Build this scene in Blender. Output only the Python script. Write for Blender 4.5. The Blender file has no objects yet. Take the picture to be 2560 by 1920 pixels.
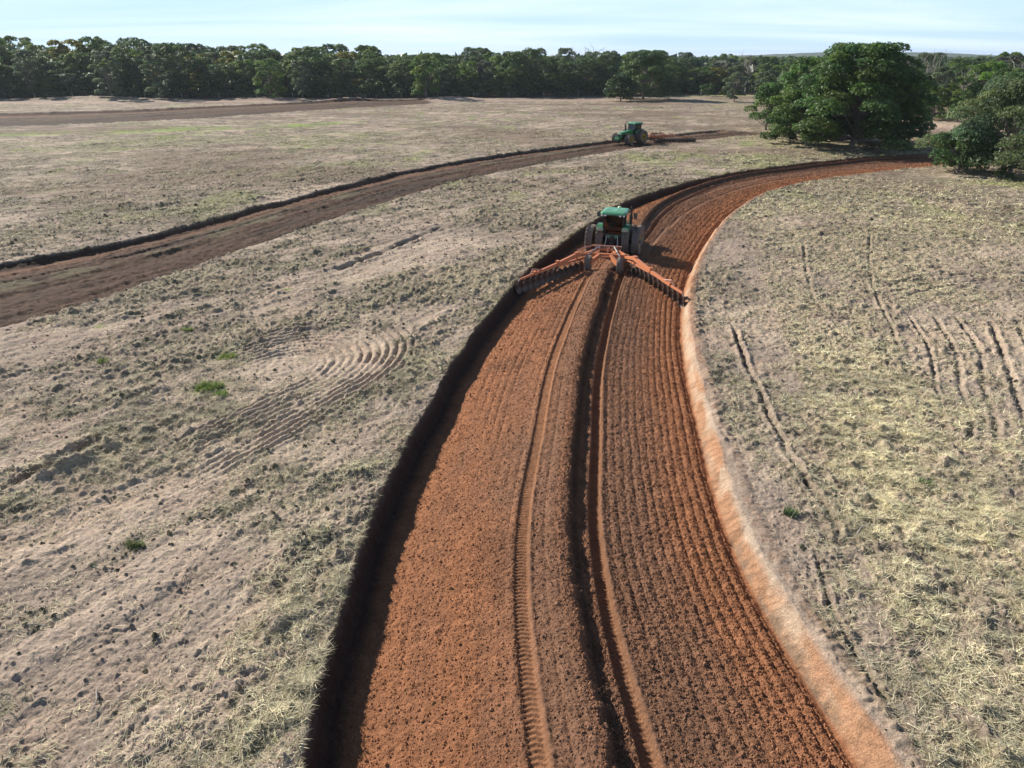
import bpy, bmesh, math, random
import numpy as np
from mathutils import Vector, Matrix, Euler
random.seed(4)
rng = np.random.default_rng(7)
scene = bpy.context.scene
COL = scene.collection
R = math.radians

# ------------------------------------------------------------------ camera, sky, sun, exposure
cam_d = bpy.data.cameras.new('camera')
cam = bpy.data.objects.new('camera', cam_d); COL.objects.link(cam)
CAM_H = 13.0
cam.location = (0, 0, CAM_H)
cam.rotation_euler = (R(90 - 24.66), 0, 0)
cam_d.sensor_width = 36; cam_d.lens = 36 * 1775 / 2560
cam_d.clip_start = 0.5; cam_d.clip_end = 20000
scene.camera = cam

SUN_EL = 30.0
SUN_AZ = -50.0            # degrees from +Y (the view direction), negative = to the left
sd = Vector((math.sin(R(SUN_AZ)) * math.cos(R(SUN_EL)), math.cos(R(SUN_AZ)) * math.cos(R(SUN_EL)), math.sin(R(SUN_EL))))
sun_d = bpy.data.lights.new('sun', 'SUN'); sun_d.energy = 5.0; sun_d.angle = R(0.5); sun_d.color = (1.0, 0.94, 0.84)
sun = bpy.data.objects.new('sun', sun_d); COL.objects.link(sun)
sun.rotation_euler = (-sd).to_track_quat('-Z', 'Y').to_euler()
sun.location = (-60, 60, 60)

world = bpy.data.worlds.new('World'); scene.world = world
world.use_nodes = True
wn = world.node_tree.nodes; wl = world.node_tree.links
wn.clear()
wo = wn.new('ShaderNodeOutputWorld'); bg = wn.new('ShaderNodeBackground'); sky = wn.new('ShaderNodeTexSky')
sky.sky_type = 'NISHITA'; sky.sun_disc = False
sky.sun_elevation = R(SUN_EL); sky.sun_rotation = R(SUN_AZ)
sky.altitude = 300; sky.air_density = 1.0; sky.dust_density = 0.0; sky.ozone_density = 3.0
# thin high cloud: noise laid out on the plane of the cloud layer, so it is a property of the sky
tc = wn.new('ShaderNodeTexCoord'); sep = wn.new('ShaderNodeSeparateXYZ')
wl.new(tc.outputs['Generated'], sep.inputs[0])
mz = wn.new('ShaderNodeMath'); mz.operation = 'MAXIMUM'; mz.inputs[1].default_value = 0.0
wl.new(sep.outputs['Z'], mz.inputs[0])
mz2 = wn.new('ShaderNodeMath'); mz2.operation = 'ADD'; mz2.inputs[1].default_value = 0.06; wl.new(mz.outputs[0], mz2.inputs[0])
dx = wn.new('ShaderNodeMath'); dx.operation = 'DIVIDE'; wl.new(sep.outputs['X'], dx.inputs[0]); wl.new(mz2.outputs[0], dx.inputs[1])
dy = wn.new('ShaderNodeMath'); dy.operation = 'DIVIDE'; wl.new(sep.outputs['Y'], dy.inputs[0]); wl.new(mz2.outputs[0], dy.inputs[1])
cmb = wn.new('ShaderNodeCombineXYZ'); wl.new(dx.outputs[0], cmb.inputs['X']); wl.new(dy.outputs[0], cmb.inputs['Y'])
mp = wn.new('ShaderNodeMapping'); mp.inputs['Rotation'].default_value = (0, 0, R(24)); mp.inputs['Scale'].default_value = (0.14, 0.34, 1)
wl.new(cmb.outputs[0], mp.inputs[0])
cn = wn.new('ShaderNodeTexNoise'); cn.inputs['Scale'].default_value = 1.0; cn.inputs['Detail'].default_value = 7; cn.inputs['Roughness'].default_value = 0.55; cn.inputs['Distortion'].default_value = 0.6
wl.new(mp.outputs[0], cn.inputs['Vector'])
cr = wn.new('ShaderNodeMapRange'); cr.inputs['From Min'].default_value = 0.38; cr.inputs['From Max'].default_value = 0.68; cr.inputs['To Min'].default_value = 0.05; cr.inputs['To Max'].default_value = 0.85
wl.new(cn.outputs[0], cr.inputs[0])
mx = wn.new('ShaderNodeMix'); mx.data_type = 'RGBA'
zf = wn.new('ShaderNodeMapRange'); zf.inputs['From Min'].default_value = 0.10; zf.inputs['From Max'].default_value = 0.40; zf.inputs['To Min'].default_value = 1.0; zf.inputs['To Max'].default_value = 0.04
wl.new(sep.outputs['Z'], zf.inputs[0]); zm = wn.new('ShaderNodeMath'); zm.operation = 'MULTIPLY'; wl.new(cr.outputs[0], zm.inputs[0]); wl.new(zf.outputs[0], zm.inputs[1])
mx0 = wn.new('ShaderNodeMix'); mx0.data_type = 'RGBA'; z9 = wn.new('ShaderNodeMath'); z9.operation = 'MULTIPLY'; z9.inputs[1].default_value = .85; wl.new(zf.outputs[0], z9.inputs[0]); wl.new(z9.outputs[0], mx0.inputs[0]); wl.new(sky.outputs[0], mx0.inputs[6]); mx0.inputs[7].default_value = (5.3, 8.3, 12.4, 1)
wl.new(zm.outputs[0], mx.inputs[0]); wl.new(mx0.outputs[2], mx.inputs[6]); mx.inputs[7].default_value = (9.6, 11.2, 12.2, 1)
wl.new(mx.outputs[2], bg.inputs['Color']); bg.inputs['Strength'].default_value = 0.064
wl.new(bg.outputs[0], wo.inputs['Surface'])

scene.view_settings.view_transform = 'Standard'; scene.view_settings.look = 'None'
scene.view_settings.exposure = 0.68; scene.view_settings.gamma = 1.0
scene.view_settings.use_curve_mapping = False

# ------------------------------------------------------------------ helpers
def link(o): COL.objects.link(o); return o
def tag(o, label=None, cat=None, group=None, kind=None):
    if label: o['label'] = label
    if cat: o['category'] = cat
    if group: o['group'] = group
    if kind: o['kind'] = kind
    return o
def empty(name, loc=(0, 0, 0), rz=0):
    o = bpy.data.objects.new(name, None); link(o); o.location = loc; o.rotation_euler = (0, 0, rz); o.empty_display_size = 0.3
    return o
def copy_tree(o, parent=None):
    c = o.copy(); COL.objects.link(c)
    if parent: c.parent = parent
    for ch in list(o.children): copy_tree(ch, c)
    return c
def np_mesh(name, V, F, col=None, smooth=False, colname='Col'):
    """V (n,3), F (m,k) k = 3 or 4; fast mesh from arrays"""
    me = bpy.data.meshes.new(name)
    V = np.ascontiguousarray(V, dtype=np.float32); F = np.ascontiguousarray(F, dtype=np.int32)
    n, m, k = len(V), len(F), F.shape[1]
    me.vertices.add(n); me.vertices.foreach_set('co', V.ravel())
    me.loops.add(m * k); me.loops.foreach_set('vertex_index', F.ravel())
    me.polygons.add(m); me.polygons.foreach_set('loop_start', np.arange(0, m * k, k, dtype=np.int32))
    try: me.polygons.foreach_set('loop_total', np.full(m, k, dtype=np.int32))
    except Exception: pass
    me.polygons.foreach_set('use_smooth', np.full(m, smooth, dtype=bool))
    if col is not None:
        a = me.color_attributes.new(colname, 'FLOAT_COLOR', 'POINT')
        c = np.ones((n, 4), dtype=np.float32); c[:, :3] = col
        a.data.foreach_set('color', c.ravel())
    me.update(calc_edges=True)
    return me
def obj(name, me, mat=None, parent=None):
    o = bpy.data.objects.new(name, me); link(o)
    if mat: me.materials.append(mat)
    if parent: o.parent = parent
    return o

# numpy value noise
def _h(ix, iy, seed):
    h = (ix.astype(np.int64) * 374761393 + iy.astype(np.int64) * 668265263 + seed * 974634777) & 0xFFFFFFFF
    h = ((h ^ (h >> 13)) * 1274126177) & 0xFFFFFFFF
    h = ((h ^ (h >> 16)) * 2246822519) & 0xFFFFFFFF
    return ((h ^ (h >> 15)) & 0xFFFFFF).astype(np.float32) / 16777215.0
def vn(x, y, s=0):
    fx = np.floor(x); fy = np.floor(y); ix = fx.astype(np.int64); iy = fy.astype(np.int64)
    tx = (x - fx).astype(np.float32); ty = (y - fy).astype(np.float32)
    tx = tx * tx * (3 - 2 * tx); ty = ty * ty * (3 - 2 * ty)
    a = _h(ix, iy, s); b = _h(ix + 1, iy, s); c = _h(ix, iy + 1, s); d = _h(ix + 1, iy + 1, s)
    return (a + (b - a) * tx) * (1 - ty) + (c + (d - c) * tx) * ty
def fbm(x, y, s=0, o=4, r=0.5):
    t = np.zeros(x.shape, np.float32); a = 1.0; n = 0
    for i in range(o):
        q = 2.03 ** i; co, si = math.cos(i * 1.1), math.sin(i * 1.1)
        t += a * vn((x * co - y * si) * q + 17 * i, (x * si + y * co) * q + 5 * i, s + i * 13); n += a; a *= r
    return t / n
def ss(x, a, b):
    t = np.clip((x - a) / (b - a), 0, 1); return t * t * (3 - 2 * t)
def spline(pts, step=0.5, smooth=3.0):
    """dense polyline through pts, resampled at step and smoothed over about smooth metres"""
    P = np.array(pts, float); d = np.r_[0, np.cumsum(np.hypot(*np.diff(P, axis=0).T))]
    t = np.arange(0, d[-1], step); Q = np.c_[np.interp(t, d, P[:, 0]), np.interp(t, d, P[:, 1])]
    n = int(smooth / step)
    if n > 0:
        k = np.hanning(2 * n + 3)[1:-1]; k /= k.sum()
        pad0 = Q[0] - (Q[1] - Q[0]) * np.arange(n, 0, -1)[:, None]; pad1 = Q[-1] + (Q[-1] - Q[-2]) * np.arange(1, n + 1)[:, None]
        Z = np.vstack([pad0, Q, pad1]); Q = np.c_[np.convolve(Z[:, 0], k, 'valid'), np.convolve(Z[:, 1], k, 'valid')]
    return Q
def near_line(X, Y, P, maxd=1e9):
    """signed distance to the right of polyline P and arc length, for all points"""
    A = P[:-1]; B = P[1:]; D = B - A; L2 = (D ** 2).sum(1); S = np.r_[0, np.cumsum(np.sqrt(L2))]
    sd_ = np.full(X.shape, maxd, np.float32); ts = np.zeros(X.shape, np.float32)
    lo = P.min(0) - maxd; hi = P.max(0) + maxd
    idx = np.nonzero((X > lo[0]) & (X < hi[0]) & (Y > lo[1]) & (Y < hi[1]))[0]
    for c in range(0, len(idx), 20000):
        i = idx[c:c + 20000]; px = X[i][:, None] - A[:, 0]; py = Y[i][:, None] - A[:, 1]
        u = np.clip((px * D[:, 0] + py * D[:, 1]) / L2, 0, 1)
        ex = px - u * D[:, 0]; ey = py - u * D[:, 1]; d2 = ex * ex + ey * ey
        k = d2.argmin(1); ar = np.arange(len(i)); d = np.sqrt(d2[ar, k])
        sg = np.sign(D[k, 1] * px[ar, k] - D[k, 0] * py[ar, k])
        sd_[i] = np.where(d < maxd, d * np.where(sg == 0, 1, sg), maxd); ts[i] = S[k] + u[ar, k] * np.sqrt(L2[k])
    return sd_, ts
def lin(r, g, b):
    return np.array([((c / 255 + 0.055) / 1.055) ** 2.4 if c > 10 else c / 255 / 12.92 for c in (r, g, b)], np.float32)

# ------------------------------------------------------------------ the three ploughed strips
class Strip:
    def __init__(s, left, right, W, step=0.8, smooth=6):
        s.P = spline(left, step, smooth); s.W = W
        Rr = spline(right, step, smooth)
        T = np.gradient(s.P, axis=0); T /= np.hypot(T[:, 0], T[:, 1])[:, None]; s.T = T; s.N = np.c_[T[:, 1], -T[:, 0]]
        w = []
        for p, t, n in zip(s.P, T, s.N):
            v = Rr - p; al = np.abs(v @ t); ok = (v @ n) > 0
            al = np.where(ok, al, 1e9); k = al.argmin(); w.append(v[k] @ n if al[k] < 3 else np.nan)
        w = np.array(w); g = ~np.isnan(w); i = np.arange(len(w)); w = np.interp(i, i[g], w[g])
        k = np.hanning(15); k /= k.sum(); w = np.convolve(np.pad(w, 7, 'edge'), k, 'valid')
        s.w = w; s.S = np.r_[0, np.cumsum(np.hypot(*np.diff(s.P, axis=0).T))]
    def at(s, t, u):
        """world point for arc length t and normalised offset u (0..W)"""
        px = np.interp(t, s.S, s.P[:, 0]); py = np.interp(t, s.S, s.P[:, 1]); nx = np.interp(t, s.S, s.N[:, 0]); ny = np.interp(t, s.S, s.N[:, 1])
        w = np.interp(t, s.S, s.w) / s.W
        return px + nx * u * w, py + ny * u * w
    def coords(s, X, Y, maxd):
        d, t = near_line(X, Y, s.P, maxd)
        w = np.interp(t, s.S, s.w) / s.W
        return np.where(d >= maxd, maxd, d / w), t

S1 = Strip([(-3.3, -8), (-4.0, 2), (-4.3, 9.8), (-4.5, 13), (-4.6, 16), (-4.4, 19.3), (-4.1, 21.9), (-3.6, 25.6), (-2.9, 30.9), (-1.6, 36.8), (.3, 44.4), (3.3, 53.7), (7.6, 64.1), (10.4, 70.7), (14.8, 77.4), (21.3, 85.2), (29.2, 92.9), (41, 101.5), (54.2, 108.6), (66, 112.6), (76, 115.5)],
           [(9.7, -6), (8.6, 3), (7.8, 9.8), (7.4, 12.3), (7.1, 14.4), (7.0, 17.6), (7.4, 21.6), (8.3, 28.5), (9.5, 36.6), (11.9, 45.8), (16.2, 57.5), (20.6, 67.2), (27.3, 78), (34.8, 85.2), (46.4, 93), (59.1, 99), (70, 103), (80, 106)], 11.5)
S2 = Strip([(-44, 40), (-35.6, 48.3), (-31.6, 53), (-27.7, 60.2), (-24.4, 69.5), (-20.1, 80), (-14.3, 91.5), (-6.9, 103.5), (3.2, 115.2), (15.2, 127), (29.9, 140.2), (43.8, 151.5)],
           [(-37, 24), (-26.8, 35), (-25.0, 38.6), (-23.0, 44.5), (-20.6, 51.0), (-18.0, 58.0), (-14.2, 67.3), (-9.5, 78.5), (-2.6, 91.0), (6.6, 103.0), (17.5, 116), (31.4, 129), (47, 140.5)], 12.0)
S3 = Strip([(-190, 160), (-160, 178), (-132, 195.7), (-116, 202), (-102.3, 212), (-84.4, 231), (-64, 250), (-40, 261), (-28, 264)],
           [(-150, 112), (-120, 130), (-99.1, 146), (-87.7, 157.5), (-79.1, 169), (-69.5, 186), (-56.9, 204.5), (-38.4, 227), (-20, 246)], 38.0)

def in_range(S, t, a=3.0, b=3.0):
    return ss(t, 0.2, a) * (1 - ss(t, S.S[-1] - b, S.S[-1] - 0.2))
def profile1(s, t, d, X, Y):
    """height and colour of the near strip; s from its left wall, t along it, d distance from the drone"""
    s_true = s
    s0c = np.interp(t, [0, 50, 58, 72, 85, 100, 130], [6.3, 6.3, 5.75, 4.95, 3.5, 2.1, 1.7])
    s = np.where(s < .9, s, np.where(s < s0c, .9 + (s - .9) / (s0c - .9) * 5.4, np.where(s < 10.9, 6.3 + (s - s0c) / (10.9 - s0c) * 4.6, s)))
    rag = -.17 + .22 * fbm(t * .35, t * 0 + 3, 5, 2) + (vn(t * 2.3, t * 0, 6)) * 0.06 + fbm(t * 9, t * 0, 7, 2) * 0.08
    sl = s - rag * (1 - ss(s, 0.4, 1.6))
    wob = (fbm(t * 0.12, t * 0 + 9, 8, 2) - 0.5) * 0.5
    sw = sl + wob * ss(s, 1.2, 3) * (1 - ss(s, 9.5, 10.6)) * 0.5
    xs = [-9, 0.0, .05, .16, .3, .9, 1.5, 2.6, 4.3, 5.4, 5.85, 6.08, 6.28, 6.52, 6.62, 7.4, 9.2, 10.3, 10.8, 11.04, 11.14, 11.46, 11.58, 11.95, 12.4, 30]
    zs = [0, 0.0, -.14, -.66, -.80, -.82, -.66, -.46, -.22, -.03, .04, .02, -.20, -.39, -.41, -.38, -.40, -.46, -.50, -.62, -.60, -.05, .04, .05, .0, 0]
    # a crumbling crest: its shoulder breaks off unevenly
    sc = sw + (fbm(t * 2.2, s * 2, 21, 3) - 0.5) * 0.28 * np.exp(-((s - 6.15) / 0.5) ** 2) + (fbm(t * 1.2, s * 0.6, 22, 3) - 0.5) * 0.24 * np.exp(-((s - 11.2) / 0.6) ** 2)
    z = np.interp(sc, xs, zs)
    mid = ss(t, T_HARROW - .3, T_HARROW + 1.5) * (1 - ss(t, T_HARROW + 9.5, T_HARROW + 12.5)) * ss(s, 1.6, 3.0) * (1 - ss(s, 7.6, 8.6))
    z = z + (-.40 - z) * mid
    ins = ss(sl, 0.12, 0.5) * (1 - ss(s, 10.92, 11.15))
    right = ss(s, 7.1, 7.5) * (1 - ss(s, 10.85, 11.0)); left = ss(s, 1.2, 2.0) * (1 - ss(s, 5.4, 6.2))
    lod1 = np.clip(60 / d, 0, 1); lod2 = np.clip(26 / d, 0, 1) ** 1.5
    fw = (s + 0.13 * (fbm(t * 0.35, s * 1.5, 31, 2) - 0.5)) / 0.31
    fur = np.abs(np.sin(fw * math.pi))
    fade = 0.35 + 0.9 * fbm(t * 0.16, s * 0.9, 33, 3)
    z += right * (fur ** .6 - 0.7) * (0.06 + 0.05 * ss(s, 9, 10.6)) * fade + left * (np.abs(np.sin((s + wob * .4) / 0.36 * math.pi)) ** .5 - .7) * 0.06 * fade * ss(fbm(t * 0.1, s * 0.7, 35, 2), .38, .58)
    z += ins * ((fbm(X * 3.2, Y * 3.2, 41, 3) - 0.5) * (0.03 + 0.025 * right + 0.06 * np.exp(-((s - 6.3) / .35) ** 2)))
    z += ins * lod2 * ((fbm(X * 15, Y * 15, 43, 2) - 0.5) * (0.05 + 0.03 * right + .04 * np.exp(-((s - 6.3) / .35) ** 2)))
    z += ins * lod2 * np.maximum(0, vn(X * 8, Y * 8, 45) - 0.80) * 0.13
    # wall faces: vertical flutes of the blade
    z += (vn(t * 3.5, s * 0 + 1, 47) - .5) * 0.05 * np.exp(-((sl - .25) / .2) ** 2)
    z += (fbm(t * 1.1, s * 2.2, 60, 3) - .5) * .16 * np.exp(-((s - 11.4) / .28) ** 2) + (np.abs(np.sin((t * .8 + s * 1.1) / 0.30 * math.pi)) - .5) * .006 * np.exp(-((s - 11.25) / .22) ** 2) * lod1
    # wheel ruts, behind the plough only: left one shallow, right one deeper; lug prints in both
    behind = 1 - ss(t, T_HARROW - 0.5, T_HARROW + 0.5)
    for s0, hw, dep, fr in ((4.74, 0.20, 0.085, 1), (6.98, 0.19, 0.21, 1)):
        q = sw - s0
        act = behind if s0 < 6 else 1.0
        m = (1 - ss(np.abs(q), hw * 0.8, hw * 1.12)) * act
        lug = np.sin(2 * math.pi * (t / 0.15 + np.abs(q) * 2.2)) * 0.02 * np.clip(45 / d, 0, 1) * behind
        z = z * (1 - m) + m * (z * 0.25 + 0.75 * (np.interp(np.full_like(s, s0), xs, zs)) - dep + lug - 0.06 * q)
        z += act * 0.055 * np.exp(-((q - hw * 1.35) / 0.07) ** 2) + act * .03 * np.exp(-((q + hw * 1.5) / 0.1) ** 2)
    # wheel rut of the far lug track ahead of the tractor
    # ---- colour
    n1 = fbm(X * 0.35, Y * 0.35, 51, 4); n2 = fbm(s * 1.1, t * 0.09, 53, 4); n3 = fbm(X * 5, Y * 5, 55, 3)
    orange = np.array([.315, .136, .066], np.float32); brown = np.array([.228, .118, .070], np.float32); dark = np.array([.105, .058, .036], np.float32)
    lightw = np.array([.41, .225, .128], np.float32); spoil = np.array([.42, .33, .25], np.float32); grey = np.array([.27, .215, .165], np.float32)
    mixo = np.clip(1.15 - ss(s, 2.2, 5.8) * 0.75 - 0.25 * ss(s, 1.6, 2.6) * ss(16 - d, -9, 3) + (n2 - .5) * 1.3 + (n1 - .5) * 0.9, 0, 1)
    mixo = np.where(s > 6.0, np.clip(ss(s, 7.9, 10.7) * 1.0 + .10 + (n2 - .5) * 0.9 + .02 + (n1 - .5) * .5, 0, 1), mixo)
    c = brown + (orange - brown) * mixo[..., None]
    dk = np.clip(np.exp(-((s - 6.30) / 0.17) ** 2) * 1.0 + ss(n1, .55, .75) * 0.35 * (s < 6) * (s > 1.5) + 0.5 * ss(s, 6.8, 7.1) * (1 - ss(s, 7.9, 9.6)) * ss(n2, .35, .7), 0, 0.95)  # shade beside the crest put into the colour, plus patches of dark soil
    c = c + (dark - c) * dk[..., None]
    c = c * (0.78 + 0.44 * n3[..., None])
    # wheel tread prints: their sunlit paleness put into the colour
    m = np.maximum(1 - ss(np.abs(sw - 4.74), .18, .25), 1 - ss(np.abs(sw - 6.98), .17, .24)) * 0.22
    c = c + (np.array([.40, .19, .085], np.float32) - c) * m[..., None]
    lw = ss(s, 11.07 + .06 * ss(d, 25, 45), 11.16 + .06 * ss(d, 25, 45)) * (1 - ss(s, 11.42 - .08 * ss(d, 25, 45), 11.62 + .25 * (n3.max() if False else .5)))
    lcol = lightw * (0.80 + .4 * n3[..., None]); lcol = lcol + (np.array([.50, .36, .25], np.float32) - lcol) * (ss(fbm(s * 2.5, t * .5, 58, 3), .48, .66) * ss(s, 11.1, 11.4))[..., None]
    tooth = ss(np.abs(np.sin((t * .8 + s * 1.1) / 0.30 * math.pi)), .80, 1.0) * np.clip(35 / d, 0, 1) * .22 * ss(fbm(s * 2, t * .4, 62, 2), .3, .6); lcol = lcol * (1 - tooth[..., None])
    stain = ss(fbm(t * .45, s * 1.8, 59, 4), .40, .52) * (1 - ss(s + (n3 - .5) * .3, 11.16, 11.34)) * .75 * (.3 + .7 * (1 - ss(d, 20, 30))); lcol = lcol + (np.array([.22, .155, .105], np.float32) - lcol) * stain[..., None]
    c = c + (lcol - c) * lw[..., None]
    wallm = ss(-sl, -.35, -.02)
    sp = ss(s + (n1 - .5) * .5, 11.35, 11.6) * (1 - ss(s + (n3 - .5) * .6 + (n1 - .5) * .8, 11.75, 12.2)) * (.25 + .75 * (1 - ss(d, 24, 44)))
    return z, c, sl, sp, ss(s + (n3 - .5) * .1, 11.6, 11.7), spoil

T_HARROW = 0.0
def _t_at(S, x, y):
    d, t = near_line(np.array([x], float), np.array([y], float), S.P, 1e6); return float(t[0]), float(d[0])
T_HARROW = _t_at(S1, 5.6, 47.0)[0]

# ------------------------------------------------------------------ the field: one height and one colour for every point
RUTS = [ # polyline, half width, depth, colour darkening
    ([(11.8, 36.0), (10.9, 30.4), (10.3, 25.2), (9.95, 21.6), (10.0, 18.3), (9.5, 16.2)], .10, .20),
    ([(29.5, 58.5), (25.6, 50), (22.5, 42.8), (20.3, 36.0), (17.6, 28.8)], .08, .12),
    ([(22.8, 55.2), (19.6, 46), (17.7, 40.0), (17.5, 37)], .09, .13),
    ([(-16.9, 19.3), (-16.4, 20.4), (-15.7, 22.3), (-15.2, 24)], .22, .30),
    ([(-16.1, 25.8), (-15.6, 28.0), (-15.3, 28.9)], .20, .22),
    ([(-11.9, 46.0), (-9, 53), (-5.8, 60.8)], .22, .22),
    ([(-3.6, 64), (-.8, 70)], .15, .14),
    ([(23.6, 38.0), (21.6, 32), (19.4, 27.8), (18.0, 24.6), (16.8, 22.7)], .10, .12),
    ([(23.0, 40.5), (27, 43.2), (31, 44.2)], .09, .12), ([(22.2, 38.0), (20.4, 32), (18.2, 27.6), (16.9, 24.4)], .08, .12),
    ([(24.8, 38.0), (22.8, 32), (20.4, 27.8), (19.0, 24.6), (17.8, 22.7)], .10, .12),
    ([(26.2, 37.0), (23.6, 31.5), (21.5, 27.3), (20, 24.4), (18.8, 22.2)], .12, .17),
    ([(27.6, 37.0), (25, 31.5), (22.8, 27.3), (21.4, 24.4), (20, 22.2)], .10, .12),
    ([(22, 42), (27, 45.5), (33, 46.5)], .14, .10), ([(22, 41), (27, 44), (33, 45)], .14, .10),
    ([(8.9, 17.2), (8.2, 14.0), (8.3, 11.8), (8.5, 9)], .07, .08),
    ([(11, 62), (3, 52), (-3, 40), (-5.4, 33)], .12, -.04),
    ([(-30, 62.5), (-20, 90), (-5, 110)], .3, -.03),
]
RUTS = [(spline(p, 0.5, 1.5), hw, dp) for p, hw, dp in RUTS]
LOOP_C = (-10.2, 30.6)
GRASS_SPOTS = [(-13.2, 28.0, .6), (-13.8, 31.6, .45), (-13.9, 42, .3), (-22, 35.8, .25)]

def straw_density(X, Y):
    """how thickly the dry straw lies (0 bare sand .. 1 mat of straw)"""
    n = fbm(X * .16, Y * .16, 61, 4); n2 = fbm(X * .9, Y * .9, 63, 3)
    ca, sa = math.cos(R(60)), math.sin(R(60))             # drag direction of the machines on the left field
    U = X * ca + Y * sa; V = -X * sa + Y * ca
    st = fbm(U * .09, V * .75, 65, 3)
    right = ss(X - (5.5 + .22 * Y), 0, 2)
    b = np.where(right > .5, 0.64, 0.37)
    D = b + (n - .5) * 1.25 + (n2 - .5) * .7 + np.where(right > .5, .3, .95) * (st - .5)
    def blob(x, y, r, a, ry=None):
        return a * np.exp(-(((X - x) / r) ** 2 + ((Y - y) / (ry or r)) ** 2))
    D += blob(-9, 31, 3.4, -.75) + blob(-9.3, 14.6, 2.8, -.45) + blob(-8, 22, 1.6, -.3) + blob(-11.5, 17.5, 3, -.25) + blob(-6.7, 27.5, 1.5, .0)
    D += blob(-5.6, 14, 1.0, .18, 4) + blob(-4.5, 28, 1.6, .4, 6) + blob(-6, 40, 4, .3, 8) + blob(-14, 36, 5, .3, 4) + blob(-18, 30, 5, .2) + blob(-15, 22.4, 1.6, .5)
    D += blob(-8.5, 52, 3.2, -.5, 9) + blob(19, 30, 1.6, -.35, 5) + blob(-3, 75, 5, .1, 8) + blob(11, 20, 3, .15) + blob(22, 31, 3.5, -.35, 7) + blob(14, 14, 5, .3) + blob(8.2, 22, .9, -.25, 9)
    D += blob(35, 84, 6, .2, 5) + blob(52, 90, 9, -.5, 5) + blob(20, 100, 9, .0) + blob(34, 118, 10, -.45, 8) + blob(13, 42, 5, .3, 6)
    return np.clip(D, 0, 1)

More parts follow.
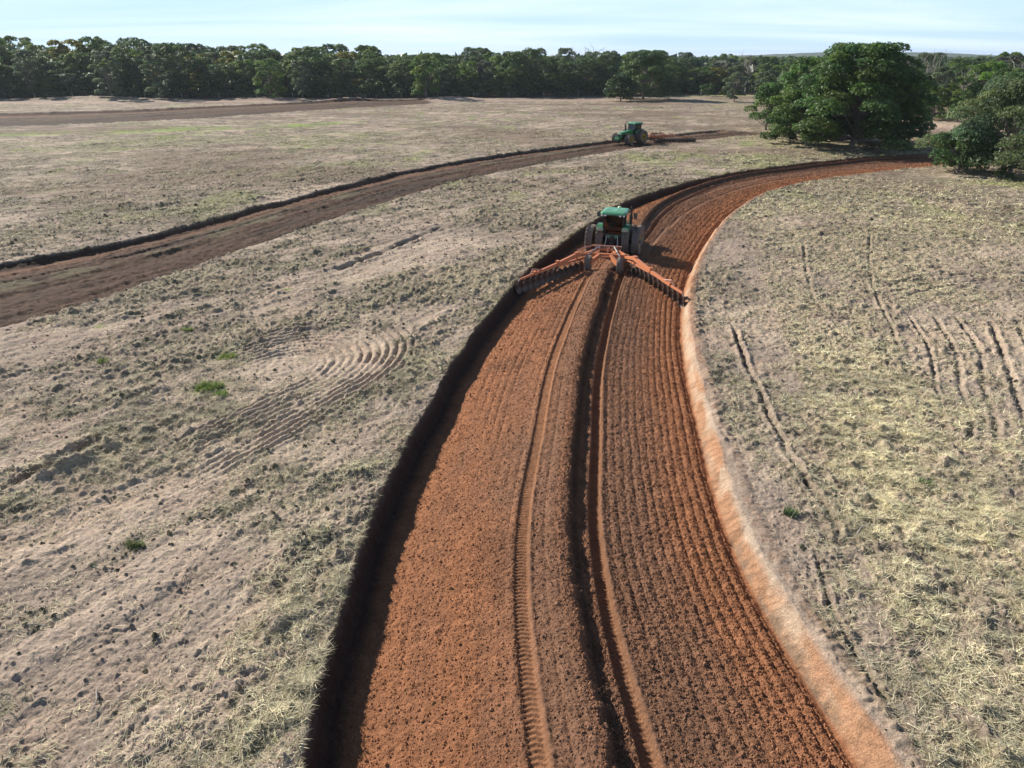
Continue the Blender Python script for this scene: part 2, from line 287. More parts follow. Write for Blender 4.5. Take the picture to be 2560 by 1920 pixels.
def ground(X, Y, want=True):
    """returns z, colour, and masks for the field away from the near strip"""
    d = np.hypot(X, Y) + 1e-3
    D = straw_density(X, Y)
    l1 = np.clip(90 / d, 0, 1); l2 = np.clip(38 / d, 0, 1) ** 1.4; l3 = np.clip(20 / d, 0, 1) ** 2
    z = (fbm(X * .07, Y * .07, 71, 3) - .5) * .28 * ss(d, 6, 30)
    z += np.exp(-((X + 145) / 22) ** 2 - ((Y - 262) / 9) ** 2) * 1.2 + np.exp(-((X + 86) / 14) ** 2 - ((Y - 262) / 8) ** 2) * .9 + np.exp(-((X + 52) / 9) ** 2 - ((Y - 252) / 7) ** 2) * 1.3 + np.exp(-((X + 20) / 11) ** 2 - ((Y - 262) / 6) ** 2) * 1.0
    rough = 0.62 + 0.75 * D
    z += (fbm(X * .55, Y * .55, 73, 3) - .5) * .14 * rough
    z += (fbm(X * 2.1, Y * 2.1, 75, 3) - .5) * .16 * l1 * rough
    lump = ss(fbm(X * 1.5, Y * 1.5, 77, 3), .60, .80)
    lump2 = ss(vn(X * 3.4, Y * 3.4, 79), .74, .97)
    z += (lump * .09 + lump2 * .08 * l1) * (0.2 + 1.1 * ss(D, .15, .7))
    z += (fbm(X * 5.2, Y * 5.2, 80, 2) - .5) * .10 * l1 * (0.5 + D) + ss(vn(X * 4.3, Y * 4.3, 82), .66, .95) * .08 * l1 * (.2 + ss(D, .12, .5))
    z += (fbm(X * 9, Y * 9, 81, 2) - .5) * .085 * l2 * (0.5 + D)
    z += ss(vn(X * 7, Y * 7, 83), .84, .97) * .045 * l2
    z += (fbm(X * 26, Y * 26, 85, 2) - .5) * .018 * l3
    ca, sa = math.cos(R(54)), math.sin(R(54)); U = X * ca + Y * sa; Vv = -X * sa + Y * ca
    leftw = (1 - ss(X - (5.5 + .22 * Y), -8, -2)) * (1 - np.exp(-(((X + 8.6) / 5.2) ** 2 + ((Y - 29) / 7.5) ** 2) ** 2) * .9); stk = fbm(U * .16, Vv * 1.7, 88, 4)
    z += (stk - .5) * .17 * leftw * l1
    cl2 = ss(fbm(U * .5, Vv * .95, 89, 3), .50, .72) * leftw * ss(D, .08, .32)
    z += cl2 * ss(fbm(X * 3.4, Y * 3.4, 90, 3), .42, .66) * .13 * l1
    z += (ss(fbm(X * .45, Y * .9, 87, 3), .56, .75)) * .13 * ss(d, 45, 110) * (.3 + D)
    # half-circle of tine marks where a machine turned, running out straight to the lower left
    cx, cy = LOOP_C; rx = X - cx; ry = Y - cy; rr = np.hypot(rx, ry)
    u = rx * .5 + ry * .866; v = rx * .866 - ry * .5          # u along run-out (towards upper right), v to its right
    rr = np.where(u > -1.0, np.hypot(np.maximum(u + 1.0, 0) * .66, v), np.where(v > 0, v, -v * 99))
    ph = (rr + .05 * (fbm(X * .5, Y * .5, 91, 2) - .5)) / .34
    w = ss(rr, 1.2, 1.9) * (1 - ss(rr, 5.0, 5.6)) * ss(u, -9.5, -6.5) * (1 - ss(-v, 3.6, 5.0)) * (1 - ss(u, 6.0, 7.6))
    w = w * (0.30 + .70 * ss(fbm(X * .6, Y * .6, 93, 3), .34, .58))
    z += w * ((np.abs(np.sin(ph * math.pi)) - .6) * .20)
    lpm = w
    # trench marks
    rutc = np.zeros(X.shape, np.float32)
    for P, hw, dp in RUTS:
        q, t = near_line(X, Y, P, 1.6)
        on = np.abs(q) < 1.5
        if not on.any(): continue
        L = np.hypot(*np.diff(P, axis=0).T).sum()
        e = ss(t, .05, 1.2) * (1 - ss(t, L - 1.2, L - .05)); qq = q + (vn(t * 1.7, t * 0, 95) - .5) * hw * 1.1
        k = e * (.45 + .8 * ss(vn(t * .6, t * 0 + 4, 96), .12, .6)) * on
        z += -dp * np.exp(-(qq / hw) ** 2) * k + abs(dp) * .35 * np.exp(-((np.abs(qq) - hw * 2.2) / hw) ** 2) * k
        rutc = np.maximum(rutc, np.exp(-(qq / hw) ** 2) * k * (dp > 0))
    # ---------------- colour
    n1 = fbm(X * .22, Y * .22, 101, 4); n2 = fbm(X * 1.3, Y * 1.3, 103, 3); n3 = fbm(X * 7, Y * 7, 105, 3); n4 = vn(X * 24, Y * 24, 107)
    sand = np.array([.455, .354, .264], np.float32); sand2 = np.array([.325, .252, .196], np.float32); dsoil = np.array([.135, .105, .082], np.float32)
    straw = np.array([.54, .455, .270], np.float32); straw2 = np.array([.33, .275, .165], np.float32); green = np.array([.17, .24, .035], np.float32)
    c = sand + (sand2 - sand) * ss(n1, .35, .65)[..., None]
    c = c + (np.array([.42, .30, .22], np.float32) - c) * (ss(fbm(X * .5, Y * .5, 109, 3), .5, .75) * .5)[..., None]
    gr = ss(n2 * .6 + n3 * .4 + D * .45, .62, .95)
    # darker humus and litter under the straw
    c = c + (dsoil - c) * (np.clip(ss(D, .15, .65) * (.25 + .75 * ss(n3, .35, .62)), 0, 1) * np.where(X > 5.5 + .22 * Y, .62, .88))[..., None]
    sc = straw2 + (straw - straw2) * ss(n3 * .5 + fbm(X * .5, Y * .5, 111, 3) * .5, .38, .62)[..., None]
    c = c + (sc - c) * (gr * ss(D, .2, .6) * .30)[..., None]
    c = c + (dsoil * .8 - c) * (ss(n4 * .5 + n3 * .5, .58, .74) * .65 * (.35 + D))[..., None]
    c = c + (np.array([.47, .36, .275], np.float32) - c) * (ss(stk, .54, .72) * leftw * .55 * (1 - cl2))[..., None]
    c = c + (np.array([.150, .135, .088], np.float32) * (.7 + .8 * n3[..., None]) - c) * (cl2 * ss(n3, .30, .55) * .75)[..., None]
    c = c + (dsoil * .8 - c) * (rutc * .55)[..., None]
    # grass shoots: in patches of the middle field and in rows at the far left
    g = ss(fbm(X * .30, Y * .12, 113, 4), .64, .74) * ss(d, 55, 80) * .35
    rowy = 150 + .40 * (X + 70); g += np.exp(-((Y - rowy) / 4.0) ** 2) * (X < -38) * ss(fbm(X * .16, Y * .3, 115, 3), .34, .50) * 1.1
    g += ss(fbm(X * .12, Y * .12, 117, 3), .5, .7) * (X < -15) * (Y > 110) * (Y < 170) * .22
    g += np.exp(-((X - 43) / 10) ** 2 - ((Y - 124) / 7) ** 2) * .45 * ss(n2, .35, .6) + np.exp(-((X - 50) / 14) ** 2 - ((Y - 108) / 3.0) ** 2) * .7 * ss(n2, .3, .55)
    g += np.exp(-((X - 60) / 12) ** 2 - ((Y - 84) / 4) ** 2) * .4 * ss(n2, .3, .55)
    for gx, gy, r_ in GRASS_SPOTS: g += .8 * np.exp(-((X - gx) ** 2 + (Y - gy) ** 2) / r_ ** 2)
    g = np.clip(g, 0, .9)
    c = c + (green * (0.8 + .8 * n3[..., None]) - c) * g[..., None]
    # middle distance: brown harrowed ground between the straw, with painted lump shadows
    fs = ss(fbm(X * .22, Y * .55, 118, 4), .50, .62) * ss(d, 48, 85) * .55
    c = c + (np.array([.17, .145, .095], np.float32) - c) * fs[..., None]
    fs2 = ss(fbm(X * .9, Y * 1.6, 116, 3), .56, .66) * ss(d, 40, 70) * .6  # shadows of far lumps put into the colour as dark dashes
    c = c + (np.array([.095, .078, .058], np.float32) - c) * fs2[..., None]
    bm = ss(fbm(X * .05, Y * .09, 119, 3), .50, .64) * ss(d, 60, 100) * .6
    c = c + (np.array([.155, .105, .075], np.float32) - c) * bm[..., None]
    # pale sandy path and bare soil on the far right
    pm = np.exp(-((Y - (161 + (X - 88) * -1.1)) / 14) ** 2) * ss(X, 66, 74) * (1 - ss(X, 120, 140)); c = c + (np.array([.52, .38, .28], np.float32) - c) * (pm * .8)[..., None]
    pm = np.exp(-((X - 70) / 8) ** 2 - ((Y - 122) / 9) ** 2); c = c + (np.array([.20, .10, .055], np.float32) - c) * np.clip(pm * 1.3, 0, .9)[..., None]
    pm = np.exp(-((Y - 293) / 10) ** 2) * ss(X, 50, 60) * (1 - ss(X, 85, 100)); c = c + (np.array([.30, .29, .12], np.float32) - c) * (pm * .7)[..., None]
    sy = 257 + .08 * X; pm = np.exp(-((Y - sy) / 5) ** 2) * (X < 40); c = c + (np.array([.42, .29, .235], np.float32) - c) * (pm * .65)[..., None]
    return z, c, D, d

def strip2(S, X, Y, z, c, d, deep, full):
    s, t = S.coords(X, Y, full + 6)
    s = np.where(s < -5, 99, s); on = (s < full + 1.5) & (s > -2)
    k = full / 12.0
    e = in_range(S, t, 4, 5) * on
    rag = (fbm(t * .35, t * 0, 121, 3) - .5) * .9
    sl = (s - rag * (1 - ss(s, .5, 2.5))) / k
    zz = np.interp(sl, [-2, 0, .12, .5, 1.2, 3.2, 5.2, 6.4, 6.8, 7.2, 8, 10.8, 11.4, 11.7, 12.0, 12.6], [0, 0.05, -.2, -.6, -.62, -.25, -.08, .06, -.05, -.2, -.12, -.16, -.3, -.26, .02, 0]) * deep
    n = fbm(X * 2, Y * 2, 123, 3) - .5
    ins = ss(sl, .1, .6) * (1 - ss(sl, 11.5, 11.9)) * e
    zz += ins * n * .16 + ins * (fbm(s * 1.6, t * .15, 125, 3) - .5) * .22
    for s0 in (2.4, 4.3): zz -= ins * .13 * np.exp(-((sl - s0 - .3 * (fbm(t * .05, t * 0 + s0, 127, 2) - .5)) / .16) ** 2) * (1 + .5 * np.sin(t / .35 * 2 * math.pi) * np.clip(50 / d, 0, 1))
    z = z * (1 - .6 * ins) + zz * e
    red = np.array([.130, .070, .044], np.float32); brn = np.array([.058, .037, .026], np.float32); grn = np.array([.17, .16, .09], np.float32)
    m = fbm(s * .6, t * .06, 129, 4)
    cc = brn + (red - brn) * np.clip(ss(m, .35, .6) * .5 + .75 * 1.6 * np.exp(-((sl - 1.9) / 1.2) ** 2), 0, 1.5)[..., None]
    litter = np.exp(-((sl - 5.0) / 1.5) ** 2) * ss(fbm(X * .35, Y * .35, 131, 3), .40, .58) * (.45 if k < 2 else .2)
    cc = cc + (grn * 1.1 - cc) * litter[..., None]
    cc = cc * (.7 + .6 * fbm(X * 3, Y * 3, 133, 2)[..., None])
    mm = np.clip(ins + ss(sl, -.02, .15) * (1 - ss(sl, 11.9, 12.1)) * e, 0, 1)
    return z, c + (cc - c) * mm[..., None], mm, sl

def full_ground(X, Y):
    z, c, D, d = ground(X, Y)
    z, c, m2, _ = strip2(S2, X, Y, z, c, d, .62, 12.0)
    z, c, m3, _ = strip2(S3, X, Y, z, c, d, 0.9, 38.0)
    s1, t1 = S1.coords(X, Y, 14)
    s1 = np.where(s1 < -5, 99, s1)
    return z, c, D, d, m2, m3, s1, t1

# --- ground material: colour comes with the surface, fine grain from procedural noise
def ground_mat(name, bump=0.35, scale=18.0, rough=0.95, fine=60):
    m = bpy.data.materials.new(name); m.use_nodes = True; nt = m.node_tree; N = nt.nodes; L = nt.links
    b = N['Principled BSDF']; b.inputs['Roughness'].default_value = rough; b.inputs['Specular IOR Level'].default_value = 0.15
    at = N.new('ShaderNodeAttribute'); at.attribute_name = 'Col'
    geo = N.new('ShaderNodeNewGeometry')
    n1 = N.new('ShaderNodeTexNoise'); n1.inputs['Scale'].default_value = scale; n1.inputs['Detail'].default_value = 5; n1.inputs['Roughness'].default_value = .65
    n2 = N.new('ShaderNodeTexNoise'); n2.inputs['Scale'].default_value = fine / 20; n2.inputs['Detail'].default_value = 8; n2.inputs['Roughness'].default_value = .7
    L.new(geo.outputs['Position'], n1.inputs['Vector']); L.new(geo.outputs['Position'], n2.inputs['Vector'])
    mr = N.new('ShaderNodeMapRange'); mr.inputs['From Min'].default_value = .3; mr.inputs['From Max'].default_value = .7; mr.inputs['To Min'].default_value = .68; mr.inputs['To Max'].default_value = 1.32
    L.new(n1.outputs[0], mr.inputs[0])
    mr2 = N.new('ShaderNodeMapRange'); mr2.inputs['From Min'].default_value = .3; mr2.inputs['From Max'].default_value = .7; mr2.inputs['To Min'].default_value = .84; mr2.inputs['To Max'].default_value = 1.16
    L.new(n2.outputs[0], mr2.inputs[0])
    mu = N.new('ShaderNodeMath'); mu.operation = 'MULTIPLY'; L.new(mr.outputs[0], mu.inputs[0]); L.new(mr2.outputs[0], mu.inputs[1])
    vm = N.new('ShaderNodeVectorMath'); vm.operation = 'SCALE'; L.new(at.outputs['Color'], vm.inputs[0]); L.new(mu.outputs[0], vm.inputs['Scale'])
    L.new(vm.outputs[0], b.inputs['Base Color'])
    bp = N.new('ShaderNodeBump'); bp.inputs['Strength'].default_value = bump; bp.inputs['Distance'].default_value = .05
    L.new(n1.outputs[0], bp.inputs['Height'])
    bp2 = N.new('ShaderNodeBump'); bp2.inputs['Strength'].default_value = bump; bp2.inputs['Distance'].default_value = .22
    L.new(n2.outputs[0], bp2.inputs['Height']); L.new(bp.outputs[0], bp2.inputs['Normal']); L.new(bp2.outputs[0], b.inputs['Normal'])
    return m
M_FIELD = ground_mat('field_soil', .55, 16)
M_STRIP = ground_mat('ploughed_soil', .7, 22)

def grid_faces(nr, nc):
    i = np.arange(nr - 1)[:, None] * nc + np.arange(nc - 1)[None, :]
    return np.stack([i, i + 1, i + nc + 1, i + nc], -1).reshape(-1, 4)
def sub_mesh(name, V, F, C, mat):
    used = np.unique(F); rm = np.full(len(V), -1, np.int64); rm[used] = np.arange(len(used))
    return obj(name, np_mesh(name, V[used], rm[F], C[used], True), mat)

def build_ground():
    # rings round the drone's foot: fine where things are near, coarser away
    r = [0.01, 3.0, 6.0, 8.0]; x = 8.0
    while x < 420:
        x += max(0.030, 0.00105 * x ** 1.22 if x < 130 else 0.00105 * x ** 1.22); r.append(x)
    r = np.array(r + [460, 520, 620, 800, 1100, 1600, 2600, 4500, 9000])
    fine = np.r_[np.linspace(R(-50), R(-39), 110), np.linspace(R(-39), R(39), 1080)[1:-1], np.linspace(R(39), R(50), 110)]
    coarse = np.r_[np.linspace(R(51), R(180), 60), np.linspace(R(-180), R(-51), 60)[1:]]
    a = np.r_[fine, coarse, fine[0] + 2 * math.pi]
    nr, nc = len(r), len(a); print('ground grid', nr, nc, nr * nc)
    RR, AA = np.meshgrid(r, a, indexing='ij')
    X = (RR * np.sin(AA)).ravel(); Y = (RR * np.cos(AA)).ravel()
    z, c, D, d, m2, m3, s1, t1 = full_ground(X, Y)
    # spoil band and clean cut edge near strip 1
    sp = ss(s1, 11.3, 11.6) * (1 - ss(s1 + (fbm(X * 5, Y * 5, 55, 3) - .5) * .6 + (fbm(X * .35, Y * .35, 51, 4) - .5) * .8, 11.75, 12.2)) * (.25 + .75 * (1 - ss(d, 24, 44)))
    c = c + (np.array([.43, .34, .26], np.float32) - c) * (np.clip(sp, 0, 1) * .75)[:, None]
    V = np.c_[X, Y, z]; F = grid_faces(nr, nc)
    F = F[:, ::-1]
    sm = s1[F]; inside = (sm > -.40).all(1) & (sm < 11.95).all(1) & (t1[F] > .5).all(1) & (t1[F] < S1.S[-1] - .5).all(1)
    F = F[~inside]
    f2 = m2[F].mean(1) > .5; f3 = (m3[F].mean(1) > .5) & ~f2
    o = sub_mesh('field', V, F[~f2 & ~f3], c, M_FIELD); tag(o, kind='structure')
    o = sub_mesh('ploughed_strip', V, F[f2], c, M_STRIP); tag(o, kind='structure')
    o = sub_mesh('ploughed_strip', V, F[f3], c, M_STRIP); tag(o, kind='structure')

def strip1_heights(s, t, X, Y):
    d = np.hypot(X, Y) + 1e-3
    zp, cp, sl, sp, rt, spoil = profile1(s, t, d, X, Y)
    z0, c0, D, _ = ground(X, Y)
    out = np.maximum(ss(-sl, -.03, .03), ss(s, 11.55, 12.0))          # field surface beyond the two lips
    low = (fbm(X * .07, Y * .07, 71, 3) - .5) * .28 * ss(d, 6, 30)
    z = low + zp + (z0 - low) * out
    # wall and ditch foot: shadow put into the soil colour, darker with depth
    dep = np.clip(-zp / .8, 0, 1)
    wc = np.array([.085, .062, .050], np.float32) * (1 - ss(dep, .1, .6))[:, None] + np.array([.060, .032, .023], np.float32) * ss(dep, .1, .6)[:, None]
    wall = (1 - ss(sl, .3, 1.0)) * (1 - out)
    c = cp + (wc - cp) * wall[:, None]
    c = c + (np.array([.43, .34, .26], np.float32) * (.8 + .4 * fbm(X * 4, Y * 4, 57, 3)[:, None]) - c) * (sp * .85)[:, None]
    c = c + (c0 - c) * (out * (1 - sp * .75))[:, None]
    return z, c, D

def build_strip1():
    ts = [5.0]
    while ts[-1] < S1.S[-1] - .6:
        x, y = S1.at(ts[-1], 5.0); d = math.hypot(x, y); ts.append(ts[-1] + max(.030, .0019 * d * (1 if d < 60 else 1.5)))
    ts = np.array(ts)
    u = np.r_[np.linspace(-.95, -.30, 16), np.linspace(-.27, .9, 52)[0:], np.linspace(.93, 6.2, 170), np.linspace(6.23, 7.3, 55), np.linspace(7.33, 8.1, 22), np.linspace(8.14, 10.7, 68), np.linspace(10.73, 11.8, 40), np.linspace(11.83, 12.6, 16)]
    print('strip grid', len(ts), len(u), len(ts) * len(u))
    Tm, Um = np.meshgrid(ts, u, indexing='ij'); T_, U_ = Tm.ravel(), Um.ravel()
    X, Y = S1.at(T_, U_)
    z, c, D = strip1_heights(U_, T_, X, Y)
    edge = np.maximum(ss(-U_, .42, .9), ss(U_, 12.0, 12.6)); z = z - .004 - edge * .03
    F = grid_faces(len(ts), len(u))
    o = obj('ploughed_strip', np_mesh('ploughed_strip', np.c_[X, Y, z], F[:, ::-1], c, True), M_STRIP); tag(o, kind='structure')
    return ts

build_strip1()
build_ground()

# ------------------------------------------------------------------ straw and clods lying on the ground
def attr_mat(name, rough=.9, trans=0.0, spec=.2, vary=.25):
    m = bpy.data.materials.new(name); m.use_nodes = True; nt = m.node_tree; N = nt.nodes; L = nt.links
    b = N['Principled BSDF']; b.inputs['Roughness'].default_value = rough; b.inputs['Specular IOR Level'].default_value = spec
    at = N.new('ShaderNodeAttribute'); at.attribute_name = 'Col'
    n1 = N.new('ShaderNodeTexNoise'); n1.inputs['Scale'].default_value = 1.3; n1.inputs['Detail'].default_value = 4
    geo = N.new('ShaderNodeNewGeometry'); L.new(geo.outputs['Position'], n1.inputs['Vector'])
    mr = N.new('ShaderNodeMapRange'); mr.inputs['From Min'].default_value = .3; mr.inputs['From Max'].default_value = .7; mr.inputs['To Min'].default_value = 1 - vary; mr.inputs['To Max'].default_value = 1 + vary
    L.new(n1.outputs[0], mr.inputs[0])
    vm = N.new('ShaderNodeVectorMath'); vm.operation = 'SCALE'; L.new(at.outputs['Color'], vm.inputs[0]); L.new(mr.outputs[0], vm.inputs['Scale'])
    L.new(vm.outputs[0], b.inputs['Base Color'])
    if trans:
        tr = N.new('ShaderNodeBsdfTranslucent'); L.new(vm.outputs[0], tr.inputs['Color'])
        mix = N.new('ShaderNodeMixShader'); mix.inputs[0].default_value = trans
        L.new(b.outputs[0], mix.inputs[1]); L.new(tr.outputs[0], mix.inputs[2]); L.new(mix.outputs[0], N['Material Output'].inputs['Surface'])
    return m
M_STRAW = attr_mat('dry_straw', .8, .22)
M_GRASS = attr_mat('green_grass', .7, .3)
M_LEAF = attr_mat('leaves', .5, .46, .4, .2)
M_CLOD = attr_mat('clods', .95, 0, .1)

def scatter(n, r0, r1, p, half=R(41)):
    """random points round the drone's foot, r density falling as r^-p"""
    uu = rng.random(n)
    k = 2 - p
    r = (r0 ** k + (r1 ** k - r0 ** k) * uu) ** (1 / k) if abs(k) > 1e-6 else r0 * (r1 / r0) ** uu
    a = rng.uniform(-half, half, n)
    return r * np.sin(a), r * np.cos(a), r
def height_at(X, Y):
    z, c, D, d, m2, m3, s1, t1 = full_ground(X, Y)
    return z, c, D, d, m2, m3, s1, t1
def blades(X, Y, Z, ln, wd, tilt, az, col):
    n = len(X)
    dx = np.cos(az) * np.cos(tilt); dy = np.sin(az) * np.cos(tilt); dz = np.sin(tilt)
    px = -np.sin(az); py = np.cos(az)
    base = np.c_[X, Y, Z]; D3 = np.c_[dx, dy, dz] * ln[:, None]; S3 = np.c_[px, py, rng.uniform(-.5, .5, n)] * (wd / 2)[:, None]
    V = np.empty((n, 3, 3), np.float32)
    V[:, 0] = base - S3; V[:, 1] = base + S3; V[:, 2] = base + D3
    F = np.arange(n * 3).reshape(n, 3)
    return V.reshape(-1, 3), F, np.repeat(col, 3, axis=0)
def build_straw():
    Vs, Fs, Cs = [], [], []; off = 0
    for n, r0, r1, p, lk, wk in ((1250000, 9.3, 34, 1.15, 1.1, 1.0), (800000, 28, 75, 1.3, 1.15, 1.6), (520000, 66, 150, 1.4, 1.9, 3.5)):
        X, Y, r = scatter(n, r0, r1, p, R(49) if r0 < 20 else R(41))
        D = straw_density(X, Y); cl = ss(fbm(X * 1.9, Y * 1.9, 141, 3), .38, .60)
        ca, sa = math.cos(R(54)), math.sin(R(54)); cl2 = ss(fbm((X * ca + Y * sa) * .5, (-X * sa + Y * ca) * .95, 89, 3), .50, .72) * (1 - ss(X - (5.5 + .22 * Y), -8, -2)); D = np.clip(D + cl2 * .30, 0, 1)
        keep = rng.random(n) < np.clip(D ** 1.4 * (.15 + .95 * cl) + .015, 0, 1) * np.where(X > 5.5 + .22 * Y, 1, .72); X, Y, r, D, cl = [q[keep] for q in (X, Y, r, D, cl)]
        z, c, D2, d, m2, m3, s1, t1 = height_at(X, Y)
        ok = ((s1 < -.02) | (s1 > 12.0)) & (m2 < .5) & (m3 < .5); 
        X, Y, r, D, z, cl = [q[ok] for q in (X, Y, r, D, z, cl)]; n = len(X)
        k = rng.random(n); tone = fbm(X * .35, Y * .35, 143, 3)
        A = np.array([.95, .86, .56]); B = np.array([.48, .425, .31]); G = np.array([.34, .35, .14]); H = np.array([.26, .20, .13])
        f = np.clip(ss(tone, .35, .62) * .45 + ss(X - (5.5 + .22 * Y), 0, 2) * .50 + rng.normal(0, .22, n), 0, 1)[:, None]
        col = B + (A - B) * f
        col = np.where((k > .86)[:, None], H, col); gk = (k < .05 + .12 * ss(d[ok], 40, 90))[:, None]; col = np.where(gk, G, col)
        col = col * rng.uniform(.7, 1.2, (n, 1))
        az = rng.uniform(0, 2 * math.pi, n)
        ln = rng.uniform(.09, .33, n) * lk; wd = rng.uniform(.009, .021, n) * wk; tl = np.abs(rng.normal(.12, .28, n))
        V, F, C = blades(X, Y, z + .005 + rng.random(n) * .03, ln, wd, tl, az, col)
        Vs.append(V); Fs.append(F + off); Cs.append(C); off += len(V)
    o = obj('dry_straw', np_mesh('dry_straw', np.vstack(Vs), np.vstack(Fs), np.vstack(Cs)), M_STRAW)
    tag(o, 'pale dry straw and cut grass litter scattered over the sandy field', 'straw', kind='stuff'); print('straw', off)
build_straw()
def build_lip_grass():
    # roots and grass hanging over the cut edge on the left of the strip
    n = 26000; T_ = 6 + 125 * rng.random(n) ** 1.7; U_ = -.17 + .22 * fbm(T_ * .35, T_ * 0 + 3, 5, 2) + vn(T_ * 2.3, T_ * 0, 6) * .06 + fbm(T_ * 9, T_ * 0, 7, 2) * .08 + rng.uniform(-.16, -.005, n)
    keep = rng.random(n) < .15 + .85 * ss(vn(T_ * .8, T_ * 0, 8), .25, .7); T_, U_ = T_[keep], U_[keep]; n = len(T_)
    X, Y = S1.at(T_, U_); z, c, D = strip1_heights(U_, T_, X, Y); d = np.hypot(X, Y)
    nx = np.interp(T_, S1.S, S1.N[:, 0]); ny = np.interp(T_, S1.S, S1.N[:, 1]); az = np.arctan2(ny, nx) + rng.normal(0, .9, n)
    k = np.clip(d / 25, 1, 3); col = np.array([[.42, .37, .24]]) * rng.uniform(.35, 1.5, (n, 1))
    V, F, C = blades(X, Y, z + .01, rng.uniform(.05, .17, n) * k ** .5, rng.uniform(.009, .02, n) * k, rng.normal(-.1, .45, n), az, col)
    o = obj('edge_grass', np_mesh('edge_grass', V, F, C), M_STRAW); tag(o, 'dry grass and roots hanging over the left cut edge of the ploughed strip', 'grass', kind='stuff')
build_lip_grass()

OCT = np.array([(1, 0, 0), (-1, 0, 0), (0, 1, 0), (0, -1, 0), (0, 0, 1), (0, 0, -1)], np.float32)
OCF = np.array([(0, 2, 4), (2, 1, 4), (1, 3, 4), (3, 0, 4), (2, 0, 5), (1, 2, 5), (3, 1, 5), (0, 3, 5)])
def lumps(X, Y, Z, rad, col, flat=.7):
    n = len(X); V = OCT[None] * rad[:, None, None] * rng.uniform(.55, 1.35, (n, 6, 3)); V[:, :, 2] *= flat
    a = rng.uniform(0, 6.28, n); ca, sa = np.cos(a)[:, None], np.sin(a)[:, None]
    x = V[:, :, 0] * ca - V[:, :, 1] * sa; y = V[:, :, 0] * sa + V[:, :, 1] * ca
    W_ = np.stack([x + X[:, None], y + Y[:, None], V[:, :, 2] + Z[:, None]], -1)
    F = (OCF[None] + (np.arange(n) * 6)[:, None, None]).reshape(-1, 3)
    return W_.reshape(-1, 3), F, np.repeat(col, 6, axis=0)
def build_clods():
    # crumbs on the ploughed strip
    n = 330000
    q = rng.random(n); t0 = 6.0; t1_ = S1.S[-1] - 2
    T_ = t0 * 0 + (lambda a, b: a * (b / a) ** q)(16.0, t1_ + 8.0) - 8.0 + rng.normal(0, .2, n)
    T_ = np.clip(T_, 6, t1_)
    U_ = rng.uniform(.5, 10.95, n); U_[: n // 4] = rng.normal(6.3, .26, n // 4); U_[n // 4: n // 2] = rng.uniform(7.2, 10.95, n // 4)
    keep = (np.abs(U_ - 6.98) > .22) & (np.abs(U_ - 4.74) > .23); T_, U_ = T_[keep], U_[keep]
    X, Y = S1.at(T_, U_); z, c, D = strip1_heights(U_, T_, X, Y); d = np.hypot(X, Y)
    n = len(X); rad = (rng.gamma(2.2, .0055, n) + .005) * np.clip(d / 26, 1, 2.6)
    V, F, C = lumps(X, Y, z + rad * .2, rad, c * rng.uniform(.8, 1.25, (n, 1)))
    o = obj('soil_crumbs', np_mesh('soil_crumbs', V, F, C), M_CLOD); tag(o, 'brown and orange soil crumbs lying on the freshly ploughed strip', 'soil crumbs', kind='stuff')
    # bigger dark clumps of turned turf, mostly on the left field
    n = 26000; X, Y, r = scatter(n, 9.3, 70, 1.2, R(48)); ca, sa = math.cos(R(54)), math.sin(R(54))
    cl2 = ss(fbm((X * ca + Y * sa) * .5, (-X * sa + Y * ca) * .95, 89, 3), .48, .70) * (1 - ss(X - (5.5 + .22 * Y), -8, -2) * .75)
    keep = rng.random(n) < .04 + .8 * cl2 * ss(vn(X * 1.3, Y * 1.3, 152), .4, .8); X, Y, r = [v[keep] for v in (X, Y, r)]
    z, c, D2, d, m2, m3, s1, t1 = height_at(X, Y); ok = ((s1 < -.45) | (s1 > 12)) & (m2 < .5); X, Y, z, c, d = [v[ok] for v in (X, Y, z, c, d)]
    n = len(X); rad = rng.gamma(3, .013, n) + .022; col = np.array([[.11, .10, .062]]) * rng.uniform(.55, 1.5, (n, 1)); col[rng.random(n) < .3] = (.16, .125, .095)
    V, F, C = lumps(X, Y, z + rad * .25, rad, col, .75)
    o = obj('turf_clods', np_mesh('turf_clods', V, F, C), M_CLOD); tag(o, 'dark crumbled turf clods strewn in streaks across the field', 'clods', kind='stuff')
    # clods in the field
    n = 110000; X, Y, r = scatter(n, 9.3, 90, 1.2, R(48)); D = straw_density(X, Y)
    keep = rng.random(n) < (.12 + .8 * ss(fbm(X * .8, Y * .8, 151, 3), .45, .7)); X, Y, r, D = [v[keep] for v in (X, Y, r, D)]
    z, c, D2, d, m2, m3, s1, t1 = height_at(X, Y); ok = ((s1 < -.05) | (s1 > 11.7)) & (m2 < .5); X, Y, z, c, d = [v[ok] for v in (X, Y, z, c, d)]
    n = len(X); rad = (rng.gamma(1.7, .012, n) + .006) * np.clip(d / 30, 1, 2.2)
    col = c * rng.uniform(.5, .95, (n, 1))
    V, F, C = lumps(X, Y, z + rad * .15, rad, col, .6)
    o = obj('field_clods', np_mesh('field_clods', V, F, C), M_CLOD); tag(o, 'grey clods and small stones scattered over the sandy field', 'clods', kind='stuff')
build_clods()
